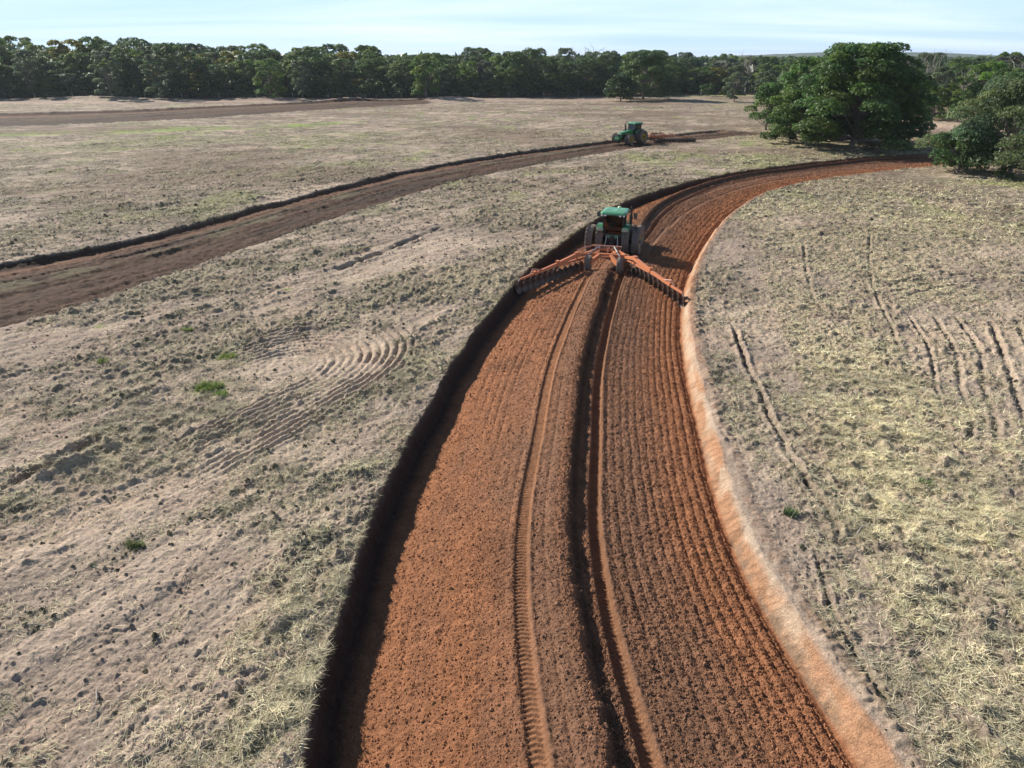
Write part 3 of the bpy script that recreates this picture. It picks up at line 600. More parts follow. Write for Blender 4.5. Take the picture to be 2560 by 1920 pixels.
#__NEXT__
# ------------------------------------------------------------------ trees
def tube(p0, p1, r0, r1, k=7):
    p0, p1 = np.array(p0, float), np.array(p1, float); a = p1 - p0; a /= np.linalg.norm(a) + 1e-9
    u = np.cross(a, [0, 0, 1.0] if abs(a[2]) < .9 else [1.0, 0, 0]); u /= np.linalg.norm(u); v = np.cross(a, u)
    th = np.linspace(0, 2 * math.pi, k, endpoint=False); ring = np.cos(th)[:, None] * u + np.sin(th)[:, None] * v
    V = np.vstack([p0 + ring * r0, p1 + ring * r1]); i = np.arange(k); j = (i + 1) % k
    return V, np.c_[i, j, j + k, i + k]
def merge(parts):
    Vs, Fs, o = [], [], 0
    for V, F in parts: Vs.append(V); Fs.append(F + o); o += len(V)
    return np.vstack(Vs), np.vstack(Fs)
def limb(p0, p1, r0, r1, rg, bend=.12, n=4):
    P = [np.array(p0, float)]; L = np.linalg.norm(np.array(p1) - np.array(p0))
    for i in range(1, n + 1):
        q = np.array(p0) + (np.array(p1, float) - np.array(p0)) * i / n
        if i < n: q = q + rg.normal(0, bend * L / 2, 3) * [1, 1, .5]
        P.append(q)
    return [tube(P[i], P[i + 1], r0 + (r1 - r0) * i / n, r0 + (r1 - r0) * (i + 1) / n) for i in range(n)], P
def leaf_cloud(blobs, n, leaf, rg, base, up=.55, vary=.28, flat=1.0, hue=.12):
    """n leaf sprays through the volume of the blobs (x, y, z, r, rz); denser towards each blob's skin"""
    B = np.array(blobs, float); wgt = B[:, 3] ** 2; wgt /= wgt.sum(); k = rg.choice(len(B), n, p=wgt)
    dr = rg.normal(0, 1, (n, 3)); dr /= np.linalg.norm(dr, axis=1)[:, None]; dr[:, 2] = np.where(dr[:, 2] < -.35, -dr[:, 2], dr[:, 2])
    # lumps of twigs inside each blob make the outline uneven and leave gaps
    q = dr * 2.3 + k[:, None] * 3.7; lumpn = vn(q[:, 0] + q[:, 2] * .7, q[:, 1] - q[:, 2] * .5, 171)
    keep = lumpn > .22; k, dr, lumpn = k[keep], dr[keep], lumpn[keep]; n = len(k)
    rad = (.62 + .42 * rg.random(n) ** .6) * (.72 + .5 * lumpn)
    P = B[k, :3] + dr * (B[k, 3] * rad)[:, None] * np.stack([np.ones(n), np.ones(n), B[k, 4] / B[k, 3]], -1)
    nr = dr * .55 + rg.normal(0, .55, (n, 3)) + np.array([0, 0, up]); nr /= np.linalg.norm(nr, axis=1)[:, None]
    t = np.cross(nr, rg.normal(0, 1, (n, 3))); t /= np.linalg.norm(t, axis=1)[:, None] + 1e-9; b = np.cross(nr, t)
    sz = leaf * rg.uniform(.5, 1.3, n); a = (sz * .5)[:, None]; bb = (sz * rg.uniform(.22, .42, n))[:, None]
    V = np.stack([P - t * a, P - b * bb + nr * bb * .3, P + t * a, P + b * bb], 1)
    tint = rg.uniform(1 - vary, 1 + vary, len(B))[k] * rg.uniform(.65, 1.35, n)
    yel = rg.uniform(-hue, hue, len(B))[k] + rg.normal(0, hue * .6, n)
    c = np.array(base)[None] * tint[:, None] * np.stack([1 + yel * 1.5, 1 + yel * .4, 1 - yel], -1)
    c = np.clip(c, .004, .6); ok = P[:, 2] > .05
    V, c = V[ok], c[ok]; n = len(V)
    return V.reshape(-1, 3), np.arange(n * 4).reshape(n, 4), np.repeat(c, 4, axis=0)
def bark_mat():
    m = bpy.data.materials.new('bark'); m.use_nodes = True; N = m.node_tree.nodes; L = m.node_tree.links; b = N['Principled BSDF']
    b.inputs['Roughness'].default_value = .9
    n = N.new('ShaderNodeTexNoise'); n.inputs['Scale'].default_value = 3; n.inputs['Detail'].default_value = 6
    r = N.new('ShaderNodeValToRGB'); r.color_ramp.elements[0].color = (.09, .07, .055, 1); r.color_ramp.elements[1].color = (.28, .24, .20, 1)
    g = N.new('ShaderNodeNewGeometry'); L.new(g.outputs['Position'], n.inputs['Vector']); L.new(n.outputs[0], r.inputs[0]); L.new(r.outputs[0], b.inputs['Base Color'])
    return m
M_BARK = bark_mat()
def make_blobs(rg, h, hw, low=.15, nb=16, br=.34, top=1.0, shape='dome'):
    out = []
    for i in range(nb):
        f = (i + .5) / nb; zz = low + (top - low) * (f ** .8)
        env = math.sqrt(max(.02, 1 - ((zz - .42) / .64) ** 2)) if shape == 'dome' else (1.0 if zz < .28 else 1 - .62 * ((zz - .28) / .72) ** 1.15)
        r_ = hw * br * rg.uniform(.75, 1.25) * (1.08 - .3 * f); a = i * 2.4 + rg.uniform(-.5, .5)
        rr = max(0, hw * env * rg.uniform(.62, 1.05) - r_ * .6)
        z0 = min(zz * h, h - r_ * .62)
        out.append((rr * math.cos(a), rr * math.sin(a), max(z0, r_ * .55), r_, r_ * (.68 if shape == 'dome' else .5)))
    return out
def tree_meshes(name, seed, h, hw, base, n, leaf, low=.15, nb=16, br=.34, trunk_r=None, up=.55, shape='dome', extra=None, hue=.12):
    rg = np.random.default_rng(seed); bl = make_blobs(rg, h, hw, low, nb, br, shape=shape) + (extra or [])
    V, F, c = leaf_cloud(bl, n, leaf, rg, base, up, hue=hue)
    crown = np_mesh(name + '_crown', V, F, c); crown.materials.append(M_LEAF)
    tr = trunk_r or h * .022; top = np.array([rg.normal(0, hw * .05), rg.normal(0, hw * .05), h * .42])
    parts, P = limb((0, 0, -.3), top, tr * 1.25, tr * .7, rg, .06, 4)
    for b in bl:
        st = P[rg.integers(1, len(P))] if b[2] > h * .25 else P[1]
        q, _ = limb(st, (b[0], b[1], b[2]), tr * .42, tr * .1, rg, .10, 3); parts += q
    V, F = merge(parts); trunk = np_mesh(name + '_trunk', V, F, None, True); trunk.materials.append(M_BARK)
    return trunk, crown
def place_tree(name, ms, x, y, rz, sc, label, cat='tree', group=None, z=0.0):
    e = empty(name, (x, y, z), rz); e.scale = sc if isinstance(sc, tuple) else (sc, sc, sc)
    tag(e, label, cat, group)
    for nm, m in zip(('trunk', 'crown'), ms):
        if m is not None:
            o = bpy.data.objects.new(nm, m); link(o); o.parent = e
    return e

G_DARK = (.095, .155, .042); G_MID = (.125, .195, .048); G_BRIGHT = (.13, .25, .034); G_GREY = (.16, .21, .11); G_YEL = (.21, .22, .036)
# the solitary trees, each with its own shape
big = tree_meshes('big', 11, 15.3, 12.4, (.095, .165, .040), 84000, .40, .03, 90, .21, .38, .8, 'skirt')
place_tree('broad_tree', big, 54.5, 119.5, .4, 1.0, 'biggest tree, broad layered crown reaching the ground beside the far bend of the ploughed strip', 'tree')
m = tree_meshes('bigback', 12, 13.0, 6.2, (.11, .19, .042), 18000, .42, .12, 22, .32, .25, .6)
place_tree('tall_tree', m, 52.5, 136, 1.0, 1.0, 'tall feathery tree just behind the left shoulder of the biggest tree', 'tree')
m = tree_meshes('small', 13, 8.6, 4.4, (.10, .18, .038), 11000, .36, .12, 16, .36, .20, .6)
place_tree('small_tree', m, 50.5, 149.5, 0, 1.0, 'small dark tree with a forked bare trunk, standing alone left of the biggest tree', 'tree')
m = tree_meshes('small2', 14, 10.5, 4.2, (.135, .18, .09), 9000, .36, .2, 16, .34, .2, .5)
place_tree('airy_tree', m, 56.5, 155, 0, 1.0, 'airy grey green tree between the small lone tree and the forest', 'tree')
m = tree_meshes('edge', 15, 11.0, 10.4, (.125, .175, .075), 80000, .27, .05, 60, .22, .22, .6, 'skirt')
place_tree('fine_leaved_tree', m, 61.5, 90.5, 0, 1.0, 'grey green fine leaved tree at the right edge, where the near ploughed strip ends', 'tree')
m = tree_meshes('edge2', 16, 5.2, 4.2, (.09, .155, .042), 9000, .33, .04, 14, .36, .15, .6)
place_tree('low_tree', m, 55.6, 91.5, 0, 1.0, 'low bright green bushy tree spreading under the left side of the fine leaved tree', 'tree')
m = tree_meshes('fieldt', 17, 15.6, 12.5, (.10, .165, .05), 34000, .58, .0, 44, .26, .4, .6, 'skirt')
place_tree('round_tree', m, 45, 262, 0, 1.0, 'big round tree bulging out of the forest edge above the far tractor', 'tree')
m = tree_meshes('fieldt2', 18, 8.0, 5.5, (.055, .10, .03), 8000, .55, .03, 16, .34, .2, .6)
place_tree('low_tree', m, 36, 253, 0, 1.0, 'low leafy tree at the left foot of the big round tree at the forest edge', 'tree')
m = tree_meshes('bright', 19, 12.0, 6.8, G_BRIGHT, 14000, .5, .1, 22, .32, .25, .7)
place_tree('bright_tree', m, 131, 212, 0, 1.0, 'vivid green tree standing out of the scrub between the biggest tree and the right edge', 'tree')
m = tree_meshes('rm', 20, 10, 6.5, (.12, .19, .055), 12000, .45, .05, 22, .32, .25, .6)
place_tree('leafy_tree', m, 112, 172, 0, 1.0, 'mid green leafy tree above the sandy track, behind the fine leaved tree', 'tree')

m = tree_meshes('front', 23, 9.5, 7.0, (.085, .15, .036), 24000, .38, .03, 34, .26, .2, .8, 'skirt')
place_tree('low_tree', m, 47.8, 121.5, 0, 1.0, 'low leafy tree forming the left skirt of the biggest tree', 'tree')
place_tree('low_tree', m, 61.5, 122.5, 2.0, (.95, .95, .9), 'low leafy tree forming the right skirt of the biggest tree', 'tree')
# forest kinds
KINDS = [tree_meshes('forest%d' % i, 30 + i, 16, hw, col, 11000, .55, low * .5, nb + 8, .29, .24, up, hue=hue) for i, (hw, col, low, nb, up, hue) in enumerate([
    (7.0, G_DARK, .08, 20, .5, .15), (6.2, G_MID, .10, 18, .5, .12), (7.8, (.11, .165, .055), .06, 22, .6, .12), (5.6, G_GREY, .12, 16, .5, .08),
    (6.6, (.135, .21, .040), .08, 20, .6, .15), (7.2, (.085, .135, .046), .05, 20, .5, .15), (6.0, G_YEL, .15, 16, .6, .12), (5.4, (.155, .155, .115), .15, 15, .4, .08)])]
KN = [('dark_tree', 'dark green'), ('leafy_tree', 'mid green'), ('spreading_tree', 'spreading dull green'), ('grey_green_tree', 'grey green'), ('green_tree', 'fresh green'), ('dark_tree', 'deep green'), ('yellow_green_tree', 'yellow green'), ('pale_tree', 'pale half bare')]
def bare_mesh(seed, h=15, spread=4.5):
    rg = np.random.default_rng(seed); parts, P = limb((0, 0, 0), (rg.normal(0, .4), rg.normal(0, .4), h * .5), .26, .17, rg, .05, 4)
    for i in range(12):
        a = i * 2.4; st = P[rg.integers(2, 5)]; e = np.array([math.cos(a) * spread * rg.uniform(.4, 1), math.sin(a) * spread * rg.uniform(.4, 1), h * rg.uniform(.62, 1)])
        q, Q = limb(st, e, .13, .05, rg, .14, 4); parts += q
        for j in range(9):
            s2 = Q[rg.integers(1, 5)]; e2 = s2 + rg.normal(0, 1, 3) * [1.1, 1.1, .7] + [0, 0, .9]; q2, Q2 = limb(s2, e2, .05, .025, rg, .15, 2); parts += q2
    V, F = merge(parts); m = np_mesh('bare_branches', V, F, None, True); return m
M_PALE = attr_mat('pale_bark', .9)
def plain(name, col, rough=.6, metal=0.0, spec=.5, noise=.0, nscale=8.0, col2=None, coat=0.0, bump=0.0):
    m = bpy.data.materials.new(name); m.use_nodes = True; N = m.node_tree.nodes; L = m.node_tree.links; b = N['Principled BSDF']
    b.inputs['Base Color'].default_value = (*col, 1); b.inputs['Roughness'].default_value = rough; b.inputs['Metallic'].default_value = metal; b.inputs['Specular IOR Level'].default_value = spec
    if coat: b.inputs['Coat Weight'].default_value = coat
    if noise:
        tcn = N.new('ShaderNodeTexCoord'); n = N.new('ShaderNodeTexNoise'); n.inputs['Scale'].default_value = nscale; n.inputs['Detail'].default_value = 6; n.inputs['Roughness'].default_value = .65
        L.new(tcn.outputs['Object'], n.inputs['Vector'])
        r = N.new('ShaderNodeMapRange'); r.inputs['From Min'].default_value = .42; r.inputs['From Max'].default_value = .68; r.inputs['To Max'].default_value = noise
        L.new(n.outputs[0], r.inputs[0]); mixn = N.new('ShaderNodeMix'); mixn.data_type = 'RGBA'; mixn.inputs[6].default_value = (*col, 1); mixn.inputs[7].default_value = (*(col2 or [c * .5 for c in col]), 1)
        L.new(r.outputs[0], mixn.inputs[0]); L.new(mixn.outputs[2], b.inputs['Base Color'])
        if bump:
            bp = N.new('ShaderNodeBump'); bp.inputs['Strength'].default_value = bump; bp.inputs['Distance'].default_value = .01; L.new(n.outputs[0], bp.inputs['Height']); L.new(bp.outputs[0], b.inputs['Normal'])
    return m
M_PALE = plain('weathered_wood', (.36, .32, .27), .9, noise=.6, nscale=5)
BARE = [bare_mesh(60), bare_mesh(61, 15, 3.5)]
for b in BARE: b.materials.append(M_PALE)

def edge_y(x):     # where the forest begins, by x
    return float(np.interp(x, [-260, -176, -140, -110, -80, -49, -20, 16, 54, 75, 95, 112, 125, 160, 230], [262, 268, 270, 269, 272, 271, 276, 283, 292, 303, 318, 285, 235, 200, 190]))
def forest_h(x):
    return float(np.interp(x, [-240, -170, -120, -60, 0, 60, 100, 150, 240], [21.5, 20, 18.8, 16.2, 16.0, 15.0, 13.2, 13.4, 13.5]))
ZONE = [(-300, 'far left end'), (-160, 'left end'), (-140, 'left quarter'), (-118, 'left, above the far strip'), (-96, 'left, behind the far mound'), (-74, 'middle left'), (-52, 'left of the middle'), (-30, 'just left of the middle'), (-8, 'middle'), (14, 'just right of the middle'), (36, 'behind the big round tree'), (60, 'right of the big round tree'), (85, 'right half'), (105, 'right quarter'), (125, 'right end'), (150, 'far right end')]
rf = random.Random(9); cnt = 0
ROWS = [(3.5, 6.6, 'front row', .50), (9, 7.4, 'second row', .68), (16, 8.4, 'third row', .82), (25, 9.4, 'back rows', .93), (37, 10.6, 'back rows', 1.0), (52, 12.5, 'back rows', 1.02)]
for off, step, rn, hs in ROWS:
    x = -215.0
    while x < 205:
        xx = x + rf.uniform(-2.2, 2.2); yy = edge_y(xx) + off + rf.uniform(-2.5, 2.5); x += step * (1.0 if off < 30 else 1.25)
        if abs(xx / yy) > .80: continue
        z_ = [n for a, n in ZONE if xx >= a][-1]
        k = rf.choices(range(8), [5, 4, 4, 2 if xx < 60 else 4, 3, 4, 1, .6 if xx < 70 else 3])[0]
        h = forest_h(xx) * hs * rf.uniform(.76, 1.10)
        if off < 10 and rf.random() < .3: h *= 1.45
        sc = h / 16; w = sc * rf.uniform(.98, 1.25) * (1.25 if sc < .7 else 1)
        place_tree(KN[k][0], KINDS[k], xx, yy, rf.uniform(0, 6.28), (w, w, sc), '%s tree, %s of the forest, %s' % (KN[k][1], rn, z_), 'tree', 'forest trees, %s, %s, %s' % (KN[k][1], rn, z_))
        cnt += 1
# lighter trees standing just in front of the wood on the left
for x, y, k, h, w, lab in [(-137, 262, 3, 15.0, 1.15, 'silvery grey green tree bulging forward from the forest near its left end'), (-120.5, 262.5, 3, 14, 1.1, 'second silvery grey green tree from the left, standing beside the first along the fence'),
                          (-83, 264, 4, 12.8, 1.1, 'bright green rounded tree with a low crown, forward of the wood near the far mound'), (-73, 267, 3, 12.2, 1.0, 'dull grey green tree touching the right side of the bright green rounded tree'),
                          (-30, 267, 4, 14, 1.0, 'pale green tree leaning out over the fence, above the end of the far ploughed strip')]:
    place_tree(KN[k][0], KINDS[k], x, y, x, (w * h / 16, w * h / 16, h / 16), lab, 'tree'); cnt += 1
# scrub of the right side, before the wood
for i in range(170):
    x = rf.uniform(62, 215); y = rf.uniform(150, 305)
    if y > edge_y(x) + 3 or (y < 186 and x < 112 and not (y < 160 and x > 88)) or abs(y - (161 - 1.1 * (x - 88))) < 9 or x / y > .84 or x / y < .27 or (x < 92 and y < 240): continue
    k = rf.choice([1, 3, 7, 4, 0, 3]); h = rf.uniform(6, 11.5)
    wh = ('near the sandy track' if y < 190 else 'halfway back' if y < 235 else 'further back' if y < 270 else 'close to the wood') + (', left part' if x / y < .42 else ', middle part' if x / y < .56 else ', right part')
    place_tree(KN[k][0], KINDS[k], x, y, i, (h / 14, h / 14, h / 16), '%s scrub tree behind the biggest tree, %s' % (KN[k][1], wh), 'tree', 'scrub trees, %s, %s' % (KN[k][1], wh)); cnt += 1
for i, (x, y, h, k) in enumerate([(108, 262, 14.5, 0), (122, 240, 14, 1), (133, 246, 15, 0), (146, 225, 13, 1), (99, 215, 10, 1), (118, 200, 10.5, 0), (91, 300, 15, 1)]):
    place_tree('bare_tree', (BARE[k], None), x, y, i, h / 15, 'leafless grey tree in the scrub behind the biggest tree', 'tree', 'bare trees in the scrub'); cnt += 1
for i, (x, y, h) in enumerate([(28, 318, 16.9), (34, 320, 17.6)]):
    place_tree('bare_tree', (BARE[i % 2], None), x, y, i, h / 15, 'thin leafless tree top poking above the forest skyline', 'tree', 'bare tops over the forest'); cnt += 1
print('forest', cnt)
for i in range(26):
    x = rf.uniform(96, 132); y = rf.uniform(138, 200)
    if abs(y - (161 - 1.1 * (x - 88))) < 7 or x / y > .86: continue
    k = rf.choice([1, 4, 3, 0]); h = rf.uniform(6, 9.5)
    place_tree(KN[k][0], KINDS[k], x, y, i, (h / 13, h / 13, h / 16), '%s tree of the thicket behind the fine leaved tree' % KN[k][1], 'tree', 'thicket trees, ' + KN[k][1])
# undergrowth along the fence
shrub = [tree_meshes('shrub%d' % i, 80 + i, 3.2, 2.4, c, 1100, .40, .1, 7, .45, .06, .5) for i, c in enumerate([(.05, .10, .022), (.09, .13, .03), (.08, .11, .05)])]
SN = ['dark green', 'yellow green', 'grey green']
for i in range(110):
    x = -200 + i * 3.0 + rf.uniform(-2, 2); y = edge_y(x) + rf.uniform(-1.5, 2.5)
    if abs(x / y) > .8: continue
    k = rf.choice([0, 0, 1, 2]); s = rf.uniform(.8, 1.8); zn = [n for a, n in ZONE if x >= a][-1]
    place_tree('shrub', shrub[k], x, y, i, s, '%s shrub at the foot of the forest, %s' % (SN[k], zn), 'shrub', 'shrubs at the forest edge, %s, %s' % (SN[k], zn))
for i, (x, y, s, k, lab) in enumerate([(73, 287, 1.3, 0, 'rounded dark bush beside the white gate posts'), (78, 283, .8, 1, 'small yellow green bush right of the white gate posts'), (88, 268, 1.5, 1, 'yellow green bush at the right end of the far field'), (61, 150, .6, 1, 'low yellow green bush between the small lone tree and the biggest tree'),
        (61.5, 121, .7, 2, 'grey green bush under the right side of the biggest tree'), (47, 126, .7, 1, 'low bush under the left side of the biggest tree'), (58, 86.5, .45, 1, 'grassy shrub at the left foot of the fine leaved tree'), (100, 190, 1.1, 1, 'yellow green shrub beside the sandy track'), (92, 205, 1.3, 2, 'grey green shrub above the sandy track')]):
    place_tree('shrub', shrub[k], x, y, i, s, lab, 'shrub')

# far wood and ridge
def far_wood():
    rg = np.random.default_rng(5); n = 9000
    # crowns of the wood running back to the horizon: many uneven domes
    X, Y = [], []
    a = rg.uniform(R(-40), R(42), n); r = 345 * (1600 / 345) ** (rg.random(n) ** .8); X = r * np.sin(a); Y = r * np.cos(a)
    rad = rg.uniform(4, 7.5, n) * (r / 345) ** .35; h = np.interp(X / (Y + 1), [-.8, -.45, 0, .3, .5, .8], [15, 13, 11.8, 10.8, 10.8, 11]) * rg.uniform(.85, 1.12, n)
    m = 15; lat = []
    nV = 26; dirs = rg.normal(0, 1, (nV, 3)); 
    Vs = []; k = 30
    P = rg.normal(0, 1, (n, k, 3)); P /= np.linalg.norm(P, axis=2)[:, :, None]; P[:, :, 2] = np.abs(P[:, :, 2])
    C = np.stack([X[:, None] + P[:, :, 0] * rad[:, None], Y[:, None] + P[:, :, 1] * rad[:, None], h[:, None] - rad[:, None] * .7 + P[:, :, 2] * rad[:, None] * .8], -1).reshape(-1, 3)
    nr = P.reshape(-1, 3) * .7 + rg.normal(0, .4, (n * k, 3)) + [0, 0, .4]; nr /= np.linalg.norm(nr, axis=1)[:, None]
    t = np.cross(nr, rg.normal(0, 1, (n * k, 3))); t /= np.linalg.norm(t, axis=1)[:, None]; b = np.cross(nr, t)
    s = np.repeat(rad, k)[:, None] * rg.uniform(.25, .5, (n * k, 1))
    V = np.stack([C - t * s, C - b * s * .7, C + t * s, C + b * s * .7], 1).reshape(-1, 3)
    col = np.array([.055, .088, .032]) * rg.uniform(.6, 1.5, (n, 1)); col = np.repeat(col, k, 0) * rg.uniform(.8, 1.25, (n * k, 1))
    o = obj('far_wood', np_mesh('far_wood', V, np.arange(n * k * 4).reshape(-1, 4), np.repeat(col, 4, 0)), M_LEAF)
    tag(o, 'far off woodland canopy running back to the horizon behind the forest edge', 'woodland', kind='stuff')
far_wood()
def ridge():
    x = np.linspace(-2600, 4200, 170); y = np.linspace(2300, 4300, 26); Xg, Yg = np.meshgrid(x, y, indexing='ij'); X, Y = Xg.ravel(), Yg.ravel()
    prof = np.sin(np.clip((Y - 2300) / 2000, 0, 1) * math.pi) ** .7
    hh = np.interp(X / Y, [-1, -.3, .2, .42, .55, .62, .75, 1.2], [8, 10, 16, 40, 36, 24, 20, 22]) + 10 * (fbm(X / 420, Y / 420, 7, 3) - .5)
    z = -3 + prof * hh + (fbm(X / 30, Y / 30, 9, 2) - .5) * 5 * prof
    c = np.array([.05, .075, .038]) * (.7 + .6 * fbm(X / 60, Y / 60, 3, 3)[:, None])
    o = obj('hills', np_mesh('hills', np.c_[X, Y, z], grid_faces(len(x), len(y)), c, True), ground_mat('wooded_ridge', .3, .05)); tag(o, kind='structure')
ridge()

# ------------------------------------------------------------------ fence along the wood
def wire_fence():
    px = np.arange(-190, 40, 12.6); e = empty('wire_fence', (px[0], edge_y(px[0]) - 4.5, 0)); tag(e, 'wire fence on thin pale wooden posts along the foot of the forest', 'fence')
    pts = []
    for i, x in enumerate(px):
        y = edge_y(x) - 4.2 + rf.uniform(-.5, .5); lean = rf.uniform(-.12, .12)
        z0 = float(full_ground(np.array([x]), np.array([y]))[0][0])
        V, F = merge([tube((x, y, z0 - .3), (x + lean, y, z0 + .9), .12, .11), tube((x + lean, y, z0 + .9), (x + lean * 1.7, y + .03, z0 + 1.85), .11, .085), tube((x + lean * 1.7, y + .03, z0 + 1.85), (x + lean * 1.7, y + .03, z0 + 1.88), .085, .01)])
        o = obj('post', np_mesh('post', V - [px[0], edge_y(px[0]) - 4.5, 0], F), M_PALE, e); pts.append((x + lean, y, z0))
    for hz in (.6, 1.05, 1.5):
        seg = [tube((a[0], a[1], a[2] + hz), (b[0], b[1], b[2] + hz), .012, .012, 4) for a, b in zip(pts[:-1], pts[1:])]
        V, F = merge(seg); obj('wire', np_mesh('wire', V - [px[0], edge_y(px[0]) - 4.5, 0], F), plain('wire_steel', (.3, .3, .3), .5, .6), e)
wire_fence()
for i, (x, y, h, lab) in enumerate([(72.0, 292, 2.3, 'white gate post, left one of the pair at the far right end of the field'), (74.2, 292.4, 2.2, 'white gate post, right one of the pair at the far right end of the field'),
                                    (82.6, 289, 1.3, 'short grey post standing alone to the right of the pair of white gate posts'), (56.0, 287, 1.7, 'thin grey post in the open behind the big round tree'), (88.5, 168, 1.9, 'white leaning post beside the sandy track behind the biggest tree')]):
    V, F = merge([tube((0, 0, -.3), (.02, 0, h * .5), .15, .14, 8), tube((.02, 0, h * .5), (.06, .02, h), .14, .12, 8), tube((.06, .02, h), (.06, .02, h + .04), .12, .02, 8)])
    o = obj('wooden_post', np_mesh('wooden_post', V, F), plain('white_paint_post', (.62, .6, .55), .8, noise=.5, nscale=4) if 'white' in lab else M_PALE); o.location = (x, y, 0); tag(o, lab, 'post')
#__NEXT2__

# ------------------------------------------------------------------ tractors and disc ploughs
class MB:
    """collects solid shapes into one mesh"""
    def __init__(s): s.V = []; s.F = []; s.n = 0
    def add(s, V, F):
        V = [tuple(map(float, v)) for v in V]; s.V += V; s.F += [tuple(i + s.n for i in f) for f in F]; s.n += len(V); return s
    def box(s, c, d, rot=None, top=(1, 1), shift=(0, 0)):
        x, y, z = d[0] / 2, d[1] / 2, d[2] / 2; tx, ty = top
        V = [(-x, -y, -z), (x, -y, -z), (x, y, -z), (-x, y, -z), (-x * tx + shift[0], -y * ty + shift[1], z), (x * tx + shift[0], -y * ty + shift[1], z), (x * tx + shift[0], y * ty + shift[1], z), (-x * tx + shift[0], y * ty + shift[1], z)]
        if rot: m = Euler(rot).to_matrix(); V = [m @ Vector(v) for v in V]
        V = [(v[0] + c[0], v[1] + c[1], v[2] + c[2]) for v in V]
        return s.add(V, [(3, 2, 1, 0), (4, 5, 6, 7), (0, 1, 5, 4), (1, 2, 6, 5), (2, 3, 7, 6), (3, 0, 4, 7)])
    def bar(s, p0, p1, w, h=None, w1=None, h1=None):
        """rectangular beam p0 -> p1, w wide, h high"""
        h = h or w; w1 = w1 or w; h1 = h1 or h; p0, p1 = Vector(p0), Vector(p1); a = (p1 - p0).normalized()
        up = Vector((0, 0, 1)) if abs(a.z) < .95 else Vector((0, 1, 0)); sx = a.cross(up).normalized(); sz = sx.cross(a)
        V = []
        for p, ww, hh in ((p0, w, h), (p1, w1, h1)):
            V += [p - sx * ww / 2 - sz * hh / 2, p + sx * ww / 2 - sz * hh / 2, p + sx * ww / 2 + sz * hh / 2, p - sx * ww / 2 + sz * hh / 2]
        return s.add(V, [(3, 2, 1, 0), (4, 5, 6, 7), (0, 1, 5, 4), (1, 2, 6, 5), (2, 3, 7, 6), (3, 0, 4, 7)])
    def cyl(s, p0, p1, r0, r1=None, k=14):
        V, F = tube(tuple(p0), tuple(p1), r0, r1 if r1 is not None else r0, k); F = [tuple(f) for f in F] + [tuple(range(k - 1, -1, -1)), tuple(range(k, 2 * k))]
        return s.add(V, F)
    def lathe(s, prof, c=(0, 0, 0), axis='X', k=40, closed=True):
        """profile of (offset along axis, radius)"""
        V = []; n = len(prof)
        for i in range(k):
            a = 2 * math.pi * i / k
            for o, r in prof:
                y, z = r * math.cos(a), r * math.sin(a)
                V.append((c[0] + o, c[1] + y, c[2] + z) if axis == 'X' else (c[0] + y, c[1] + z, c[2] + o))
        F = []
        for i in range(k):
            j = (i + 1) % k
            for q in range(n - (0 if closed else 1)):
                w = (q + 1) % n; F.append((i * n + q, i * n + w, j * n + w, j * n + q))
        return s.add(V, F)
    def extrude(s, poly, x0, x1, inset=0.0):
        """polygon in the y, z plane pulled from x0 to x1"""
        n = len(poly); V = [(x0, y, z) for y, z in poly] + [(x1, y, z) for y, z in poly]
        F = [tuple(range(n)), tuple(range(2 * n - 1, n - 1, -1))] + [(i, i + n, (i + 1) % n + n, (i + 1) % n) for i in range(n)]
        return s.add(V, F)
    def build(s, name, mat, parent=None, bevel=0.0, smooth=False):
        me = bpy.data.meshes.new(name); me.from_pydata(s.V, [], s.F); me.update()
        bm = bmesh.new(); bm.from_mesh(me); bmesh.ops.recalc_face_normals(bm, faces=bm.faces)
        if bevel: bmesh.ops.bevel(bm, geom=[e for e in bm.edges if len(e.link_faces) == 2 and e.calc_face_angle(0) > .5], offset=bevel, segments=2, affect='EDGES', clamp_overlap=True)
        bm.to_mesh(me); bm.free()
        if smooth:
            for p in me.polygons: p.use_smooth = True
        return obj(name, me, mat, parent)

M_GREEN = plain('green_paint', (.028, .210, .055), .32, spec=.5, noise=.45, nscale=3.0, col2=(.13, .15, .08), coat=.3)
M_ROOF = plain('pale_green_roof', (.085, .30, .15), .45, spec=.5, noise=.3, nscale=4.0, col2=(.16, .24, .16), coat=.2)  # paler green than the bonnet, with greyer mottling
M_HOUSE = plain('lightened_green_plastic', (.32, .46, .30), .5, noise=.4, nscale=6)  # lamp housing green lightened: its sunlit look put into the colour
M_YELLOW = plain('yellow_rim_paint', (.42, .30, .03), .55, noise=.75, nscale=4, col2=(.20, .12, .06))
M_TYRE = plain('dusty_tyre_rubber', (.15, .132, .120), .75, spec=.35, noise=.7, nscale=2.0, col2=(.24, .15, .105), bump=.2)
M_BLACK = plain('black_metal', (.018, .018, .020), .5, noise=.5, nscale=5, col2=(.07, .05, .04))
M_STEEL = plain('worn_steel', (.42, .40, .38), .35, .7, noise=.6, nscale=6, col2=(.18, .12, .09))
M_ORANGE = plain('sun_bleached_orange_paint', (.55, .19, .080), .5, noise=.5, nscale=3.5, col2=(.40, .16, .09))
M_PINK = plain('faded_orange_pipe', (.46, .23, .16), .6, noise=.5, nscale=5, col2=(.26, .12, .08))
M_DISC = plain('soil_polished_disc', (.11, .085, .07), .42, .5, noise=.8, nscale=7, col2=(.12, .06, .035))
M_LAMP = plain('clear_lamp_glass', (.85, .85, .82), .15)
M_RED = plain('dusty_lamp_glass', (.48, .34, .22), .4)
M_SEAT = plain('dark_seat_cloth', (.03, .03, .032), .9)
